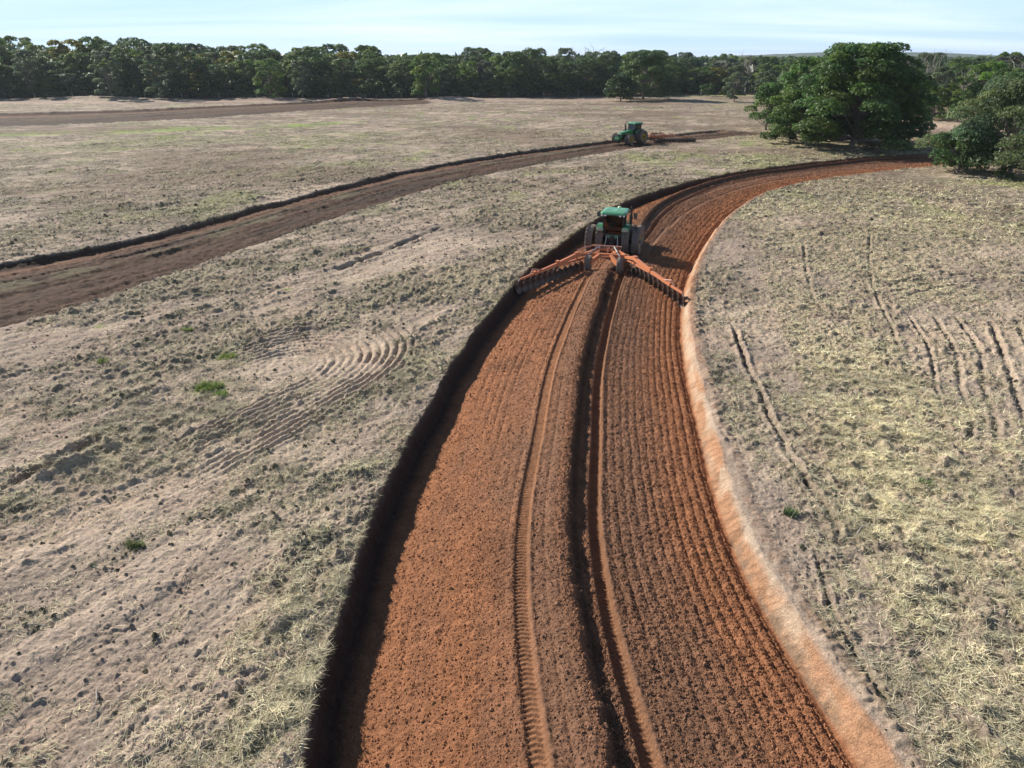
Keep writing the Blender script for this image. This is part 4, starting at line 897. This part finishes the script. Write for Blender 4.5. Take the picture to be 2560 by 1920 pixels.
def glass_mat():
    m = bpy.data.materials.new('cab_glass'); m.use_nodes = True; N = m.node_tree.nodes; L = m.node_tree.links; N.remove(N['Principled BSDF'])
    t = N.new('ShaderNodeBsdfTransparent'); t.inputs[0].default_value = (.15, .20, .19, 1); g = N.new('ShaderNodeBsdfGlossy'); g.inputs['Roughness'].default_value = .05; g.inputs[0].default_value = (.9, .95, 1, 1)
    f = N.new('ShaderNodeFresnel'); f.inputs[0].default_value = 1.5; x = N.new('ShaderNodeMixShader'); L.new(f.outputs[0], x.inputs[0]); L.new(t.outputs[0], x.inputs[1]); L.new(g.outputs[0], x.inputs[2]); L.new(x.outputs[0], N['Material Output'].inputs[0])
    return m
M_GLASS = glass_mat()

def tyre_mb(Rr, w, lugs):
    m = MB(); h = w / 2; side = Rr * .60; tr = Rr - .075 * Rr
    m.lathe([(-h * .62, side), (-h * .98, side + (tr - side) * .45), (-h * .96, tr - .04), (-h * .86, tr - .005), (0, tr + .012), (h * .86, tr - .005), (h * .96, tr - .04), (h * .98, side + (tr - side) * .45), (h * .62, side)], k=48)
    lw = Rr * .062; lh = Rr * .085
    for i in range(lugs):
        for sd_, off in ((-1, 0), (1, .5)):
            a0 = 2 * math.pi * (i + off) / lugs; da = 2 * math.pi / lugs * 1.05     # chevrons: the shoulder end trails the centre end
            pts = []
            for f_, (xx, aa) in enumerate([(.04, a0), (.50, a0 - da * .55), (1.0, a0 - da * 1.0)]): pts.append((sd_ * h * xx, aa))
            for (xa, aa), (xb, ab) in zip(pts[:-1], pts[1:]):
                V = []
                for x_, a_, drop in ((xa, aa, 0), (xb, ab, .35 * lh if abs(xb) > h * .9 else 0)):
                    for rr_, da_ in ((tr - .02, -1), (tr - .02, 1), (tr + lh - drop, .7), (tr + lh - drop, -.7)):
                        an = a_ + da_ * lw / 2 / Rr * 1.25
                        V.append((x_, rr_ * math.cos(an), rr_ * math.sin(an)))
                m.add(V, [(0, 1, 2, 3), (7, 6, 5, 4), (0, 4, 5, 1), (1, 5, 6, 2), (2, 6, 7, 3), (3, 7, 4, 0)])
    return m
def wheel(parent, x, y, Rr, w, lugs, tm, rm, rim_mat, side):
    o = obj('wheel', rm, None, parent); o.location = (x, y, Rr * .985); o.rotation_euler = (0, 0, 0 if side > 0 else math.pi)
    t = obj('tyre', tm, None, o)
    # lugs must still point the same way on both sides
    return o
def rim_mesh(Rr, w):
    m = MB(); h = w / 2; r = Rr * .62
    m.lathe([(-h * .7, r), (-h * .7, r * .93), (-h * .2, r * .86), (h * .1, r * .62), (h * .22, r * .30), (h * .5, r * .28), (h * .5, .001), (h * .3, .001), (h * .05, r * .5), (-h * .35, r * .9), (h * .35, r * .93), (h * .62, r * .96), (h * .7, r)], k=36)
    for i in range(8):
        a = i * math.pi / 4; m.cyl((h * .24, r * .42 * math.cos(a), r * .42 * math.sin(a)), (h * .34, r * .42 * math.cos(a), r * .42 * math.sin(a)), .03, k=6)
    return m

def make_tractor():
    T = empty('tractor')
    rt = tyre_mb(1.04, .56, 18).build('tyre', M_TYRE); rr = rim_mesh(1.04, .54).build('wheel', M_YELLOW, smooth=False)
    ft = tyre_mb(.80, .44, 16).build('tyre', M_TYRE); fr = rim_mesh(.80, .44).build('wheel', M_YELLOW)
    for tmpl in (rt, rr, ft, fr): COL.objects.unlink(tmpl)
    for s_ in (-1, 1):
        for x in (.98, 1.74):
            wheel(T, s_ * x, 0, 1.04, .54, 22, rt.data, rr.data, None, s_)
        for x in (1.02, 1.62):
            wheel(T, s_ * x, 3.05, .80, .44, 20, ft.data, fr.data, None, s_)
    for q in (rt, rr, ft, fr): bpy.data.objects.remove(q)
    c = MB(); c.box((0, 1.6, .95), (.55, 4.2, .45)).box((0, .45, 1.0), (1.15, 1.7, .85)).box((0, .1, 1.0), (.75, 1.0, .75)).cyl((-2.0, 0, 1.02), (2.0, 0, 1.02), .13).cyl((-1.8, 3.05, .79), (1.8, 3.05, .79), .10).box((0, 3.05, .8), (.5, .35, .35))
    c.box((.0, -.55, .9), (.42, .35, .9)).box((0, -.75, 1.35), (.3, .2, .25)).build('chassis', M_BLACK, T, .02)
    k = MB(); k.box((-.62, 1.25, 1.0), (.42, 1.1, .62)).box((.62, 1.25, 1.0), (.42, 1.1, .62)); k.build('fuel_tank', M_BLACK, T, .06)
    k = MB()
    for i in range(4): k.box((-.98, .95 + i * .02, .55 + i * .26), (.34, .34, .04))
    k.bar((-.84, .8, .5), (-.84, .86, 1.4), .04).bar((-.84, 1.12, .5), (-.84, 1.16, 1.4), .04); k.build('steps', M_BLACK, T)
    # bonnet
    h = MB(); secs = [(1.18, .52, 1.02, 2.08, .40), (2.2, .54, 1.02, 2.03, .42), (3.3, .50, 1.05, 1.92, .38), (4.0, .46, 1.10, 1.78, .34), (4.2, .40, 1.15, 1.62, .28)]
    V, F = [], []
    for y, w, z0, z1, wt in secs: V += [(-w, y, z0), (-w, y, z1 - .18), (-wt, y, z1 - .02), (-wt * .5, y, z1), (wt * .5, y, z1), (wt, y, z1 - .02), (w, y, z1 - .18), (w, y, z0)]
    for i in range(len(secs) - 1):
        for j in range(8): F.append((i * 8 + j, i * 8 + (j + 1) % 8, (i + 1) * 8 + (j + 1) % 8, (i + 1) * 8 + j))
    F += [tuple(range(8)), tuple(range(len(secs) * 8 - 1, len(secs) * 8 - 9, -1))]; h.add(V, F)
    h.build('bonnet', M_GREEN, T, .025)
    g = MB(); g.box((0, 4.215, 1.36), (.56, .05, .42)).box((-.50, 3.5, 1.35), (.09, .95, .38)).box((.50, 3.5, 1.35), (.09, .95, .38))
    for i in range(5): g.box((0, 4.245, 1.2 + i * .08), (.5, .02, .02))
    g.build('grille', M_BLACK, T, .012)
    for s_ in (-1, 1): MB().box((s_ * .22, 4.2, 1.62), (.22, .10, .10)).build('headlight', M_LAMP, T, .015)
    w = MB(); w.box((0, 4.52, .98), (1.02, .55, .40), top=(.92, .9)); w.box((0, 4.28, .85), (.5, .2, .3)); w.build('front_bracket', M_GREEN, T, .04)
    w = MB()
    for i in range(9): w.box((-.40 + i * .10, 4.60, .62), (.082, .5, .32))
    w.build('front_weight', M_BLACK, T, .015)
    # cab
    cb = MB(); z0, z1 = 1.50, 2.98
    cb.box((0, .28, 1.44), (1.45, 1.75, .16)); fl = {}
    post = [((-.72, -.58), (-.74, -.62)), ((.72, -.58), (.74, -.62)), ((-.74, .35), (-.78, .30)), ((.74, .35), (.78, .30)), ((-.62, 1.15), (-.72, .92)), ((.62, 1.15), (.72, .92))]
    for (a, b) in post: cb.bar((a[0], a[1], z0), (b[0], b[1], z1), .085, .085)
    cb.bar((-.72, -.58, 1.55), (.72, -.58, 1.55), .09, .12).bar((-.62, 1.15, 1.56), (.62, 1.15, 1.56), .09, .14)
    for s_ in (-1, 1): cb.bar((s_ * .74, -.62, 2.94), (s_ * .72, .92, 2.94), .08, .10); cb.bar((s_ * .74, -.58, 1.55), (s_ * .64, 1.15, 1.55), .07, .12)
    cb.bar((-.74, -.62, 2.94), (.74, -.62, 2.94), .08, .1)
    cb.build('cab_frame', M_BLACK, T, .012)
    def pane(a, b, c_, d): 
        m_ = MB(); n_ = (Vector(b) - Vector(a)).cross(Vector(d) - Vector(a)).normalized() * .008; P = [Vector(q) for q in (a, b, c_, d)]
        m_.add([p + n_ for p in P] + [p - n_ for p in P], [(0, 1, 2, 3), (7, 6, 5, 4), (0, 4, 5, 1), (1, 5, 6, 2), (2, 6, 7, 3), (3, 7, 4, 0)]); m_.build('window', M_GLASS, T)
    pane((-.67, -.60, 1.62), (.67, -.60, 1.62), (.69, -.64, 2.88), (-.69, -.64, 2.88))
    pane((.57, 1.16, 1.64), (-.57, 1.16, 1.64), (-.67, .95, 2.90), (.67, .95, 2.90))
    for s_ in (-1, 1):
        pane((s_ * .735, -.53, 1.62), (s_ * .75, .30, 1.62), (s_ * .775, .25, 2.88), (s_ * .745, -.56, 2.88))
        pane((s_ * .74, .40, 1.62), (s_ * .64, 1.10, 1.62), (s_ * .72, .89, 2.88), (s_ * .775, .35, 2.88))
    rf_ = MB(); V, F = [], []
    for zz, sx, sy0, sy1 in ((3.0, .88, -.86, 1.18), (3.04, .95, -.95, 1.30), (3.13, .95, -.93, 1.28), (3.21, .86, -.82, 1.12), (3.25, .66, -.6, .9)):
        for px, py in ((-1, 0), (-.86, -1), (.86, -1), (1, 0), (1, .6), (.8, 1), (-.8, 1), (-1, .6)):
            yy = (sy0 + sy1) / 2 + ((sy1 - sy0) / 2) * ([-.82, -1, -1, -.82, .8, 1, 1, .8][[(-1, 0), (-.86, -1), (.86, -1), (1, 0), (1, .6), (.8, 1), (-.8, 1), (-1, .6)].index((px, py))])
            V.append((px * sx, yy, zz))
    for i in range(4):
        for j in range(8): F.append((i * 8 + j, i * 8 + (j + 1) % 8, (i + 1) * 8 + (j + 1) % 8, (i + 1) * 8 + j))
    F += [tuple(range(7, -1, -1)), tuple(range(32, 40))]; rf_.add(V, F); r_o = rf_.build('roof', M_ROOF, T, .01)
    rib = MB()
    for x in (-.6, -.36, .22, .48): rib.bar((x, -.62, 3.252), (x + .12, .2, 3.258), .02, .012)
    rib.build('rib', M_BLACK, r_o)
    MB().lathe([(0, .001), (0, .15), (.05, .155), (.12, .12), (.155, .05), (.16, .001)], (.16, 1.02, 3.19), 'Z', 20, False).build('receiver_dome', plain('cream_plastic', (.62, .66, .42), .4), T, smooth=True)
    MB().cyl((.16, 1.1, 3.2), (.16, 1.1, 3.75), .012, .006, 6).build('antenna', M_BLACK, T)
    for x in (-.80, -.58, .52, .80): MB().box((x, -.93, 2.98), (.19 if abs(x) < .7 else .14, .08, .10)).build('work_light', M_LAMP, T, .02)
    for x in (-.66, .66): MB().box((x, 1.24, 2.98), (.22, .08, .09)).build('work_light', M_LAMP, T, .02)
    # mudguards with lamp housings, rear panel
    for s_ in (-1, 1):
        f = MB(); n = 7
        for i in range(n):
            a0, a1 = R(122 - i * 12.5), R(122 - (i + 1) * 12.5)
            V = []
            for a in (a0, a1):
                for rr_ in (1.16, 1.20): V += [(s_ * .66, rr_ * -math.cos(math.pi - a), 1.02 + rr_ * math.sin(a)), (s_ * 1.20, rr_ * -math.cos(math.pi - a), 1.02 + rr_ * math.sin(a))]
            f.add(V, [(0, 1, 5, 4), (2, 6, 7, 3), (0, 4, 6, 2), (1, 3, 7, 5), (0, 2, 3, 1), (4, 5, 7, 6)])
        fo = f.build('mudguard', M_GREEN, T)
        hb = MB(); hb.box((s_ * .93, -.78, 1.96), (.52, .40, .30), top=(.82, .8), rot=(R(-18), 0, 0)); lh_ = hb.build('lamp_housing', M_HOUSE, T, .05)
        MB().box((s_ * .93, -1.00, 1.95), (.26, .05, .13), rot=(R(-18), 0, 0)).build('rear_lamp', M_RED, lh_, .015)
    p = MB(); V = [(-.46, -.64, 1.50), (.46, -.64, 1.50), (.10, -.70, 1.02), (-.10, -.70, 1.02), (-.46, -.54, 1.50), (.46, -.54, 1.50), (.10, -.60, 1.02), (-.10, -.60, 1.02)]
    p.add(V, [(0, 1, 2, 3), (7, 6, 5, 4), (0, 4, 5, 1), (1, 5, 6, 2), (2, 6, 7, 3), (3, 7, 4, 0)]).build('rear_panel', M_GREEN, T, .015)
    # exhaust, mirrors, linkage
    e = MB(); e.cyl((1.02, 1.30, 1.45), (1.02, 1.30, 2.70), .125, .125, 16).cyl((1.02, 1.30, 2.70), (1.02, 1.30, 3.20), .07, .065, 12).cyl((1.02, 1.30, 3.20), (1.08, 1.22, 3.36), .07, .07, 12).bar((.5, 1.3, 1.6), (1.0, 1.3, 1.6), .12); e.build('exhaust', M_BLACK, T)
    for s_ in (-1, 1):
        m_ = MB(); m_.cyl((s_ * .74, .92, 2.92), (s_ * 1.32, 1.0, 2.90), .018, k=8).cyl((s_ * 1.32, 1.0, 2.90), (s_ * 1.38, 1.0, 2.72), .018, k=8).box((s_ * 1.38, 1.0, 2.68), (.24, .07, .36)); mo = m_.build('mirror', M_BLACK, T, .01)
        MB().box((s_ * 1.38, .955, 2.68), (.19, .012, .30)).build('mirror_glass', plain('mirror_silver', (.10, .13, .13), .3, .2), mo)
    for s_ in (-1, 1): MB().cyl((s_ * .45, -.55, .62), (s_ * .52, -1.35, .55), .045, k=8).cyl((s_ * .40, -.78, 1.46), (s_ * .50, -1.05, .60), .032, k=8).cyl((s_ * .495, -1.03, .80), (s_ * .50, -1.06, .58), .055, k=10).build('lift_arm', M_STEEL, T)
    MB().cyl((0, -.75, 1.1), (-.05, -1.55, .72), .04, k=8).build('top_link', M_STEEL, T)
    d = MB(); d.box((0, -.9, .52), (.14, 1.0, .08)).build('drawbar', M_BLACK, T, .01)
    hz = MB()
    for i, x in enumerate((-.2, -.08, .06, .2)): hz.cyl((x, -.72, 1.25), (x * 1.2, -1.0, 1.02), .022, k=6).cyl((x * 1.2, -1.0, 1.02), (x * .6, -1.45, .80), .022, k=6)
    hz.build('hose', M_BLACK, T)
    st = MB(); st.box((0, .05, 1.76), (.52, .50, .14)).box((0, -.22, 2.10), (.48, .12, .62), rot=(R(-8), 0, 0)).box((0, .05, 1.6), (.25, .3, .2)).build('seat', M_SEAT, T, .04)
    MB().cyl((0, .92, 1.5), (0, .62, 2.06), .04, k=8).lathe([(-.015, .20), (.015, .20), (.015, .175), (-.015, .175)], (0, .60, 2.08), 'Z', 24).build('steering_wheel', M_BLACK, T)
    MB().box((0, 1.0, 1.78), (.6, .22, .38)).build('dashboard', M_BLACK, T, .03)
    return T

def make_driver(name, label, shirt):
    """seated driver, hands on the wheel: one skinned body"""
    P = {'pelvis': (0, .02, 1.92), 'belly': (0, .02, 2.08), 'chest': (0, .04, 2.28), 'neck': (0, .05, 2.47), 'head0': (0, .07, 2.56), 'head1': (0, .08, 2.66), 'head2': (0, .07, 2.73)}
    vs, es, rad = [], [], []
    def v(p, r): vs.append(p); rad.append(r); return len(vs) - 1
    pel = v(P['pelvis'], (.16, .12)); be = v(P['belly'], (.15, .11)); ch = v(P['chest'], (.17, .115)); nk = v(P['neck'], (.055, .055)); h0 = v(P['head0'], (.075, .09)); h1 = v(P['head1'], (.085, .10)); h2 = v(P['head2'], (.06, .07)); nose = v((0, .185, 2.62), (.014, .014))
    es += [(pel, be), (be, ch), (ch, nk), (nk, h0), (h0, h1), (h1, h2), (h0, nose)]
    for s_ in (-1, 1):
        sh = v((s_ * .19, .04, 2.38), (.055, .055)); el = v((s_ * .27, .22, 2.14), (.042, .042)); wr = v((s_ * .19, .47, 2.12), (.028, .028)); ha = v((s_ * .18, .555, 2.12), (.034, .022))
        es += [(ch, sh), (sh, el), (el, wr), (wr, ha)]
        for fi in range(4):
            f1 = v((s_ * (.155 + fi * .018), .60, 2.115 - fi * .006), (.009, .009)); f2 = v((s_ * (.155 + fi * .018), .625, 2.085 - fi * .006), (.008, .008)); es += [(ha, f1), (f1, f2)]
        t1 = v((s_ * .14, .575, 2.10), (.010, .010)); es.append((ha, t1))
        hp = v((s_ * .10, .08, 1.89), (.085, .08)); kn = v((s_ * .16, .50, 1.92), (.060, .060)); an = v((s_ * .16, .62, 1.58), (.042, .042)); ft_ = v((s_ * .17, .78, 1.555), (.035, .03))
        es += [(pel, hp), (hp, kn), (kn, an), (an, ft_)]
    me = bpy.data.meshes.new('body'); me.from_pydata(vs, es, []); o = obj('person', me, shirt)
    sk = me.skin_vertices or None
    mod = o.modifiers.new('skin', 'SKIN'); 
    if not me.skin_vertices: 
        try: me.skin_vertices.new()
        except Exception: pass
    for i, r_ in enumerate(rad): me.skin_vertices[0].data[i].radius = r_
    me.skin_vertices[0].data[pel].use_root = True
    o.modifiers.new('sub', 'SUBSURF').levels = 1; o.modifiers['sub'].render_levels = 1
    cap = MB(); cap.lathe([(2.66, .102), (2.70, .108), (2.745, .09), (2.775, .05), (2.785, .001)], (0, .065, 0), 'Z', 20, False); cap.box((0, .19, 2.675), (.15, .13, .015)); cap.build('cap', plain('cap_cloth', (.05, .06, .05), .9), o, smooth=False)
    tag(o, label, 'person'); return o
def shirt_mat(col):
    """skin on head and hands, cloth below the neck, split by height on the body"""
    m = bpy.data.materials.new('driver_cloth_and_skin'); m.use_nodes = True; N = m.node_tree.nodes; L = m.node_tree.links; b = N['Principled BSDF']; b.inputs['Roughness'].default_value = .8
    t = N.new('ShaderNodeTexCoord'); s_ = N.new('ShaderNodeSeparateXYZ'); L.new(t.outputs['Object'], s_.inputs[0])
    a = N.new('ShaderNodeMath'); a.operation = 'GREATER_THAN'; a.inputs[1].default_value = 2.46; L.new(s_.outputs['Z'], a.inputs[0])
    h = N.new('ShaderNodeMath'); h.operation = 'GREATER_THAN'; h.inputs[1].default_value = .46; L.new(s_.outputs['Y'], h.inputs[0])
    z = N.new('ShaderNodeMath'); z.operation = 'GREATER_THAN'; z.inputs[1].default_value = 2.03; L.new(s_.outputs['Z'], z.inputs[0])
    hz = N.new('ShaderNodeMath'); hz.operation = 'MULTIPLY'; L.new(h.outputs[0], hz.inputs[0]); L.new(z.outputs[0], hz.inputs[1])
    mx_ = N.new('ShaderNodeMath'); mx_.operation = 'MAXIMUM'; L.new(a.outputs[0], mx_.inputs[0]); L.new(hz.outputs[0], mx_.inputs[1])
    lg = N.new('ShaderNodeMix'); lg.data_type = 'RGBA'; lg.inputs[6].default_value = (.03, .04, .07, 1); lg.inputs[7].default_value = (*col, 1)
    z2 = N.new('ShaderNodeMath'); z2.operation = 'GREATER_THAN'; z2.inputs[1].default_value = 1.99; L.new(s_.outputs['Z'], z2.inputs[0]); L.new(z2.outputs[0], lg.inputs[0])
    mix = N.new('ShaderNodeMix'); mix.data_type = 'RGBA'; mix.inputs[7].default_value = (.28, .15, .10, 1); L.new(mx_.outputs[0], mix.inputs[0]); L.new(lg.outputs[2], mix.inputs[6]); L.new(mix.outputs[2], b.inputs['Base Color'])
    return m

def make_plough():
    """V shaped trailed disc plough; origin under the tractor's rear axle, +Y forward"""
    T = empty('disc_plough')
    AL = ((-1.25, -4.55, .90), (-4.5, -11.15, .80)); AR = ((1.45, -4.6, .90), (5.55, -11.55, .80))
    fr = MB()
    fr.bar((-1.45, -4.35, .92), (1.60, -4.35, .92), .26, .26)                       # cross beam
    fr.bar((-.75, -3.1, 1.0), (-1.3, -4.5, 1.0), .20, .20).bar((.55, -3.1, 1.0), (1.4, -4.5, 1.0), .20, .20)
    fr.bar((-.95, -3.05, 1.02), (.85, -3.05, 1.02), .18, .18)
    fr.bar((0, -1.3, .58), (0, -3.1, .98), .18, .20)
    fr.bar((-.7, -3.2, .95), (-.7, -4.3, .95), .30, .12).bar((.5, -3.2, .95), (.5, -4.3, .95), .30, .12)
    # two plates running back from the cross beam to the carriage wheels
    fr.bar((-.45, -4.45, .90), (-.95, -5.35, .62), .22, .26).bar((.35, -4.45, .90), (1.05, -5.45, .58), .22, .28)
    fr.box((0, -4.42, .86), (1.2, .5, .10)); fr.build('frame', M_ORANGE, T, .02)
    pp = MB(); pp.cyl((-1.15, -2.95, 1.22), (.95, -2.95, 1.22), .065, k=10)
    for x in (-.85, -.6, .35, .62): pp.box((x, -3.1, 1.14), (.05, .24, .34))
    pp.cyl((-1.15, -2.95, 1.22), (-2.0, -4.4, 1.2), .05, k=8); pp.build('pipe', M_PINK, T)
    cy = MB()
    for s_, x in ((-1, -.62), (1, .45)): MB().cyl((x, -3.2, 1.25), (x + s_ * .35, -4.2, 1.12), .065, k=10).cyl((x + s_ * .3, -4.1, 1.12), (x + s_ * .6, -4.9, 1.02), .035, k=8).build('cylinder', M_STEEL, T)
    tg = MB()
    for px_, py_ in ((-.5, -3.9), (.4, -3.9), (.1, -4.1)): MB().cyl((px_, py_, 1.05), (px_, py_, 1.34), .04, k=8).build('pin', M_PINK, T)
    # the two wings
    for s_, (A, B) in ((-1, AL), (1, AR)):
        A, B = Vector(A), Vector(B); L_ = (B - A).length; u = (B - A).normalized(); n_ = Vector((u.y, -u.x, 0)) * (1 if s_ > 0 else -1)
        if n_.x * s_ < 0: n_ = -n_
        P = lambda f, z=0, o=0: A + u * (L_ * f) + Vector((0, 0, z)) + n_ * o
        w = MB()
        w.bar(P(-.01, .02), P(.17, .32), .18, .18, .20, .26)              # rising inner arm
        w.bar(P(.16, .30), P(.46, .12), .20, .27, .20, .23)               # deep middle box
        w.bar(P(.45, .12), P(.80, .0), .18, .22, .16, .17)
        w.bar(P(.79, .0), P(1.0, -.03), .14, .16, .11, .11)              # slim tip
        w.bar(P(.02, -.12, .05), P(.44, .0, -.0), .12, .14)                # lower brace
        w.bar(P(.17, .30), P(.17, -.12), .10, .16)
        wg = w.build('wing', M_ORANGE, T, .015)
        MB().bar(P(.155, .46), P(.20, .46), .24, .05).build('cap_plate', M_ORANGE, T, .01); MB().bar(P(.775, .06), P(.815, .06), .22, .23).build('clamp', M_ORANGE, T, .01); MB().bar(P(.45, .22), P(.48, .2), .25, .28).build('clamp', M_ORANGE, T, .01)
        b_ = MB(); b_.cyl(P(.70, .10), P(.82, .34, 0), .05, k=8).cyl(P(.82, .34), P(.86, .02), .03, k=8); b_.build('strut', M_PINK, T)
        nD = 12
        for i in range(nD):
            f = .10 + i * .895 / (nD - 1)
            c0 = P(f, -.10 if f > .2 else -.1); zc = .24
            # curved shank
            sh = MB(); q0 = Vector((c0.x, c0.y, A.z - .08)); q1 = q0 + Vector((s_ * .05, -.20, -.16)); q2 = q0 + Vector((s_ * .10, -.16, -.42)); q3 = Vector((q0.x + s_ * .09, q0.y - .04, zc))
            sh.bar(q0, q1, .05, .10).bar(q1, q2, .05, .10).bar(q2, q3, .05, .09); so = sh.build('shank', M_STEEL, T)
            dm = MB(); prof = [(.10, .001), (.085, .12), (.055, .22), (.015, .31), (-.04, .375), (-.048, .375), (0, .31), (.038, .22), (.068, .12), (.08, .001)]
            dm.lathe(prof, k=24); dm.cyl((.06, 0, 0), (.16, 0, 0), .07, .07, 10)
            do = dm.build('disc', M_DISC, T); do.location = (q3.x - s_ * .06, q3.y - .02, zc); do.rotation_euler = (0, R(s_ * -8), R(s_ * (26)) + (math.pi if s_ < 0 else 0))
    tm = tyre_mb(.57, .40, 17).build('tyre', M_TYRE); rm = rim_mesh(.57, .40).build('wheel', M_YELLOW)
    td, rd = tm.data, rm.data; bpy.data.objects.remove(tm); bpy.data.objects.remove(rm); rd.materials.clear(); rd.materials.append(M_ORANGE)
    wheel(T, -1.05, -5.45, .57, .4, 17, td, rd, None, -1); wheel(T, 1.15, -5.55, .57, .4, 17, td, rd, None, 1)
    return T

HEAD1 = R(-17)
def ground_z(x, y):
    z, c, D, d, m2, m3, s1, t1 = full_ground(np.array([float(x)]), np.array([float(y)]))
    return float(z[0])
tr1 = make_tractor(); TZ = -.42
tr1.location = (7.62, 52.95, TZ); tr1.rotation_euler = (0, 0, HEAD1)
tag(tr1, 'near green tractor seen from behind on dual wheels, driving along the fresh orange ploughed strip', 'tractor', 'green tractors ploughing')
pl1 = make_plough(); pl1.location = (7.62, 52.95, TZ); pl1.rotation_euler = (0, 0, HEAD1 + R(2.5))
tag(pl1, 'near orange disc plough with two long wings spread across the ploughed strip', 'plough', 'orange disc ploughs')
S_A, S_B = shirt_mat((.28, .26, .22)), shirt_mat((.12, .16, .22))
d1 = make_driver('person', 'driver in a light shirt and cap seated in the cab of the near tractor', S_A); d1.location = tr1.location; d1.rotation_euler = tr1.rotation_euler
tr2 = copy_tree(tr1); tr2.location = (20.6, 125.6, ground_z(20.4, 124.75) - .04); tr2.rotation_euler = (0, 0, R(133)); tr2['label'] = 'far green tractor seen from its front left, small, on the middle strip'
pl2 = copy_tree(pl1); pl2.location = (20.6, 125.6, tr2.location.z + .05); pl2.rotation_euler = (0, 0, R(118)); pl2.scale = (.86, .86, .9); pl2['label'] = 'far orange disc plough trailing to the right behind the small distant tractor'
d2 = copy_tree(d1); d2.location = tr2.location; d2.rotation_euler = tr2.rotation_euler; d2['label'] = 'driver sitting in the cab of the far small tractor'
d2.data = d1.data.copy(); d2.data.materials.clear(); d2.data.materials.append(S_B)

# ------------------------------------------------------------------ small things in the field
def tuft(x, y, r, n, col, label, name='grass_clump', hgt=.27):
    a = rng.uniform(0, 6.28, n); q = np.sqrt(rng.random(n)) * r; X = x + q * np.cos(a); Y = y + q * np.sin(a) * .7
    Z = full_ground(X, Y)[0]
    c = np.array(col)[None] * rng.uniform(.6, 1.35, (n, 1)); c[rng.random(n) < .12] = (.45, .40, .20)
    V, F, C = blades(X, Y, Z, rng.uniform(.5, 1.1, n) * hgt, rng.uniform(.014, .032, n), rng.uniform(.35, 1.35, n), rng.uniform(0, 6.28, n), c)
    z0 = float(Z.mean()); o = obj(name, np_mesh(name, V - [x, y, z0], F, C), M_GRASS); o.location = (x, y, z0); tag(o, label, 'grass')
for a in [(-13.15, 28.0, .62, 900, (.17, .26, .05), 'biggest bright green grass clump on the left field, lower left of the circular tine marks'),
          (-13.6, 31.4, .42, 420, (.19, .27, .055), 'smaller bright green grass clump just above the biggest one on the left field'),
          (-12.4, 27.3, .34, 220, (.17, .27, .05), 'thin green grass clump touching the lower right of the biggest one'),
          (-17.0, 35.0, .28, 160, (.22, .32, .06), 'small pale green grass clump on the left field, nearest to the middle dark strip'),
          (-19.3, 30.9, .26, 140, (.20, .30, .06), 'faint green grass clump far left, left of the biggest clump'),
          (-11.0, 16.9, .25, 220, (.15, .20, .08), 'dull grass clump on the lower left field near the bare sand'),
          (8.75, 18.6, .22, 240, (.10, .17, .07), 'dark green weed on the pale right field close to the spoil band'),
          (13.9, 20.3, .24, 200, (.16, .26, .08), 'small green weed amid the thick straw of the right field')]:
    tuft(*a)
def stick(x, y, pts, r, label):
    z0 = ground_z(x, y); parts = [tube(pts[i], pts[i + 1], r * (1 - i * .2), r * (.8 - i * .2), 6) for i in range(len(pts) - 1)]
    V, F = merge(parts); o = obj('stick', np_mesh('stick', V, F), M_PALE); o.location = (x, y, z0 + .05); tag(o, label, 'stick')
stick(-9.35, 11.65, [(0, 0, 0), (.16, -.28, .03), (.22, -.6, .02), (.20, -.72, 0)], .022, 'pale curved stick on the bare sand at the lower left')
stick(-12.2, 13.6, [(0, 0, 0), (.35, -.02, .04), (.6, -.05, .01)], .018, 'thin straight stick lying left of the pale curved one')
stick(10.3, 17.4, [(0, 0, 0), (.22, .25, .08), (.5, .42, .1)], .024, 'dark bent twig beside the long crack on the right field')

# ------------------------------------------------------------------ the air
def haze():
    m = bpy.data.materials.new('air'); m.use_nodes = True; N = m.node_tree.nodes; L = m.node_tree.links; N.remove(N['Principled BSDF'])
    v = N.new('ShaderNodeVolumePrincipled'); v.inputs['Color'].default_value = (.82, .90, 1.0, 1); v.inputs['Density'].default_value = HAZE; v.inputs['Anisotropy'].default_value = .2
    L.new(v.outputs[0], N['Material Output'].inputs['Volume'])
    b = MB(); b.box((0, 1500, 33), (20000, 20000, 76)); o = b.build('haze', m); tag(o, kind='stuff')
HAZE = 0.00009
haze()
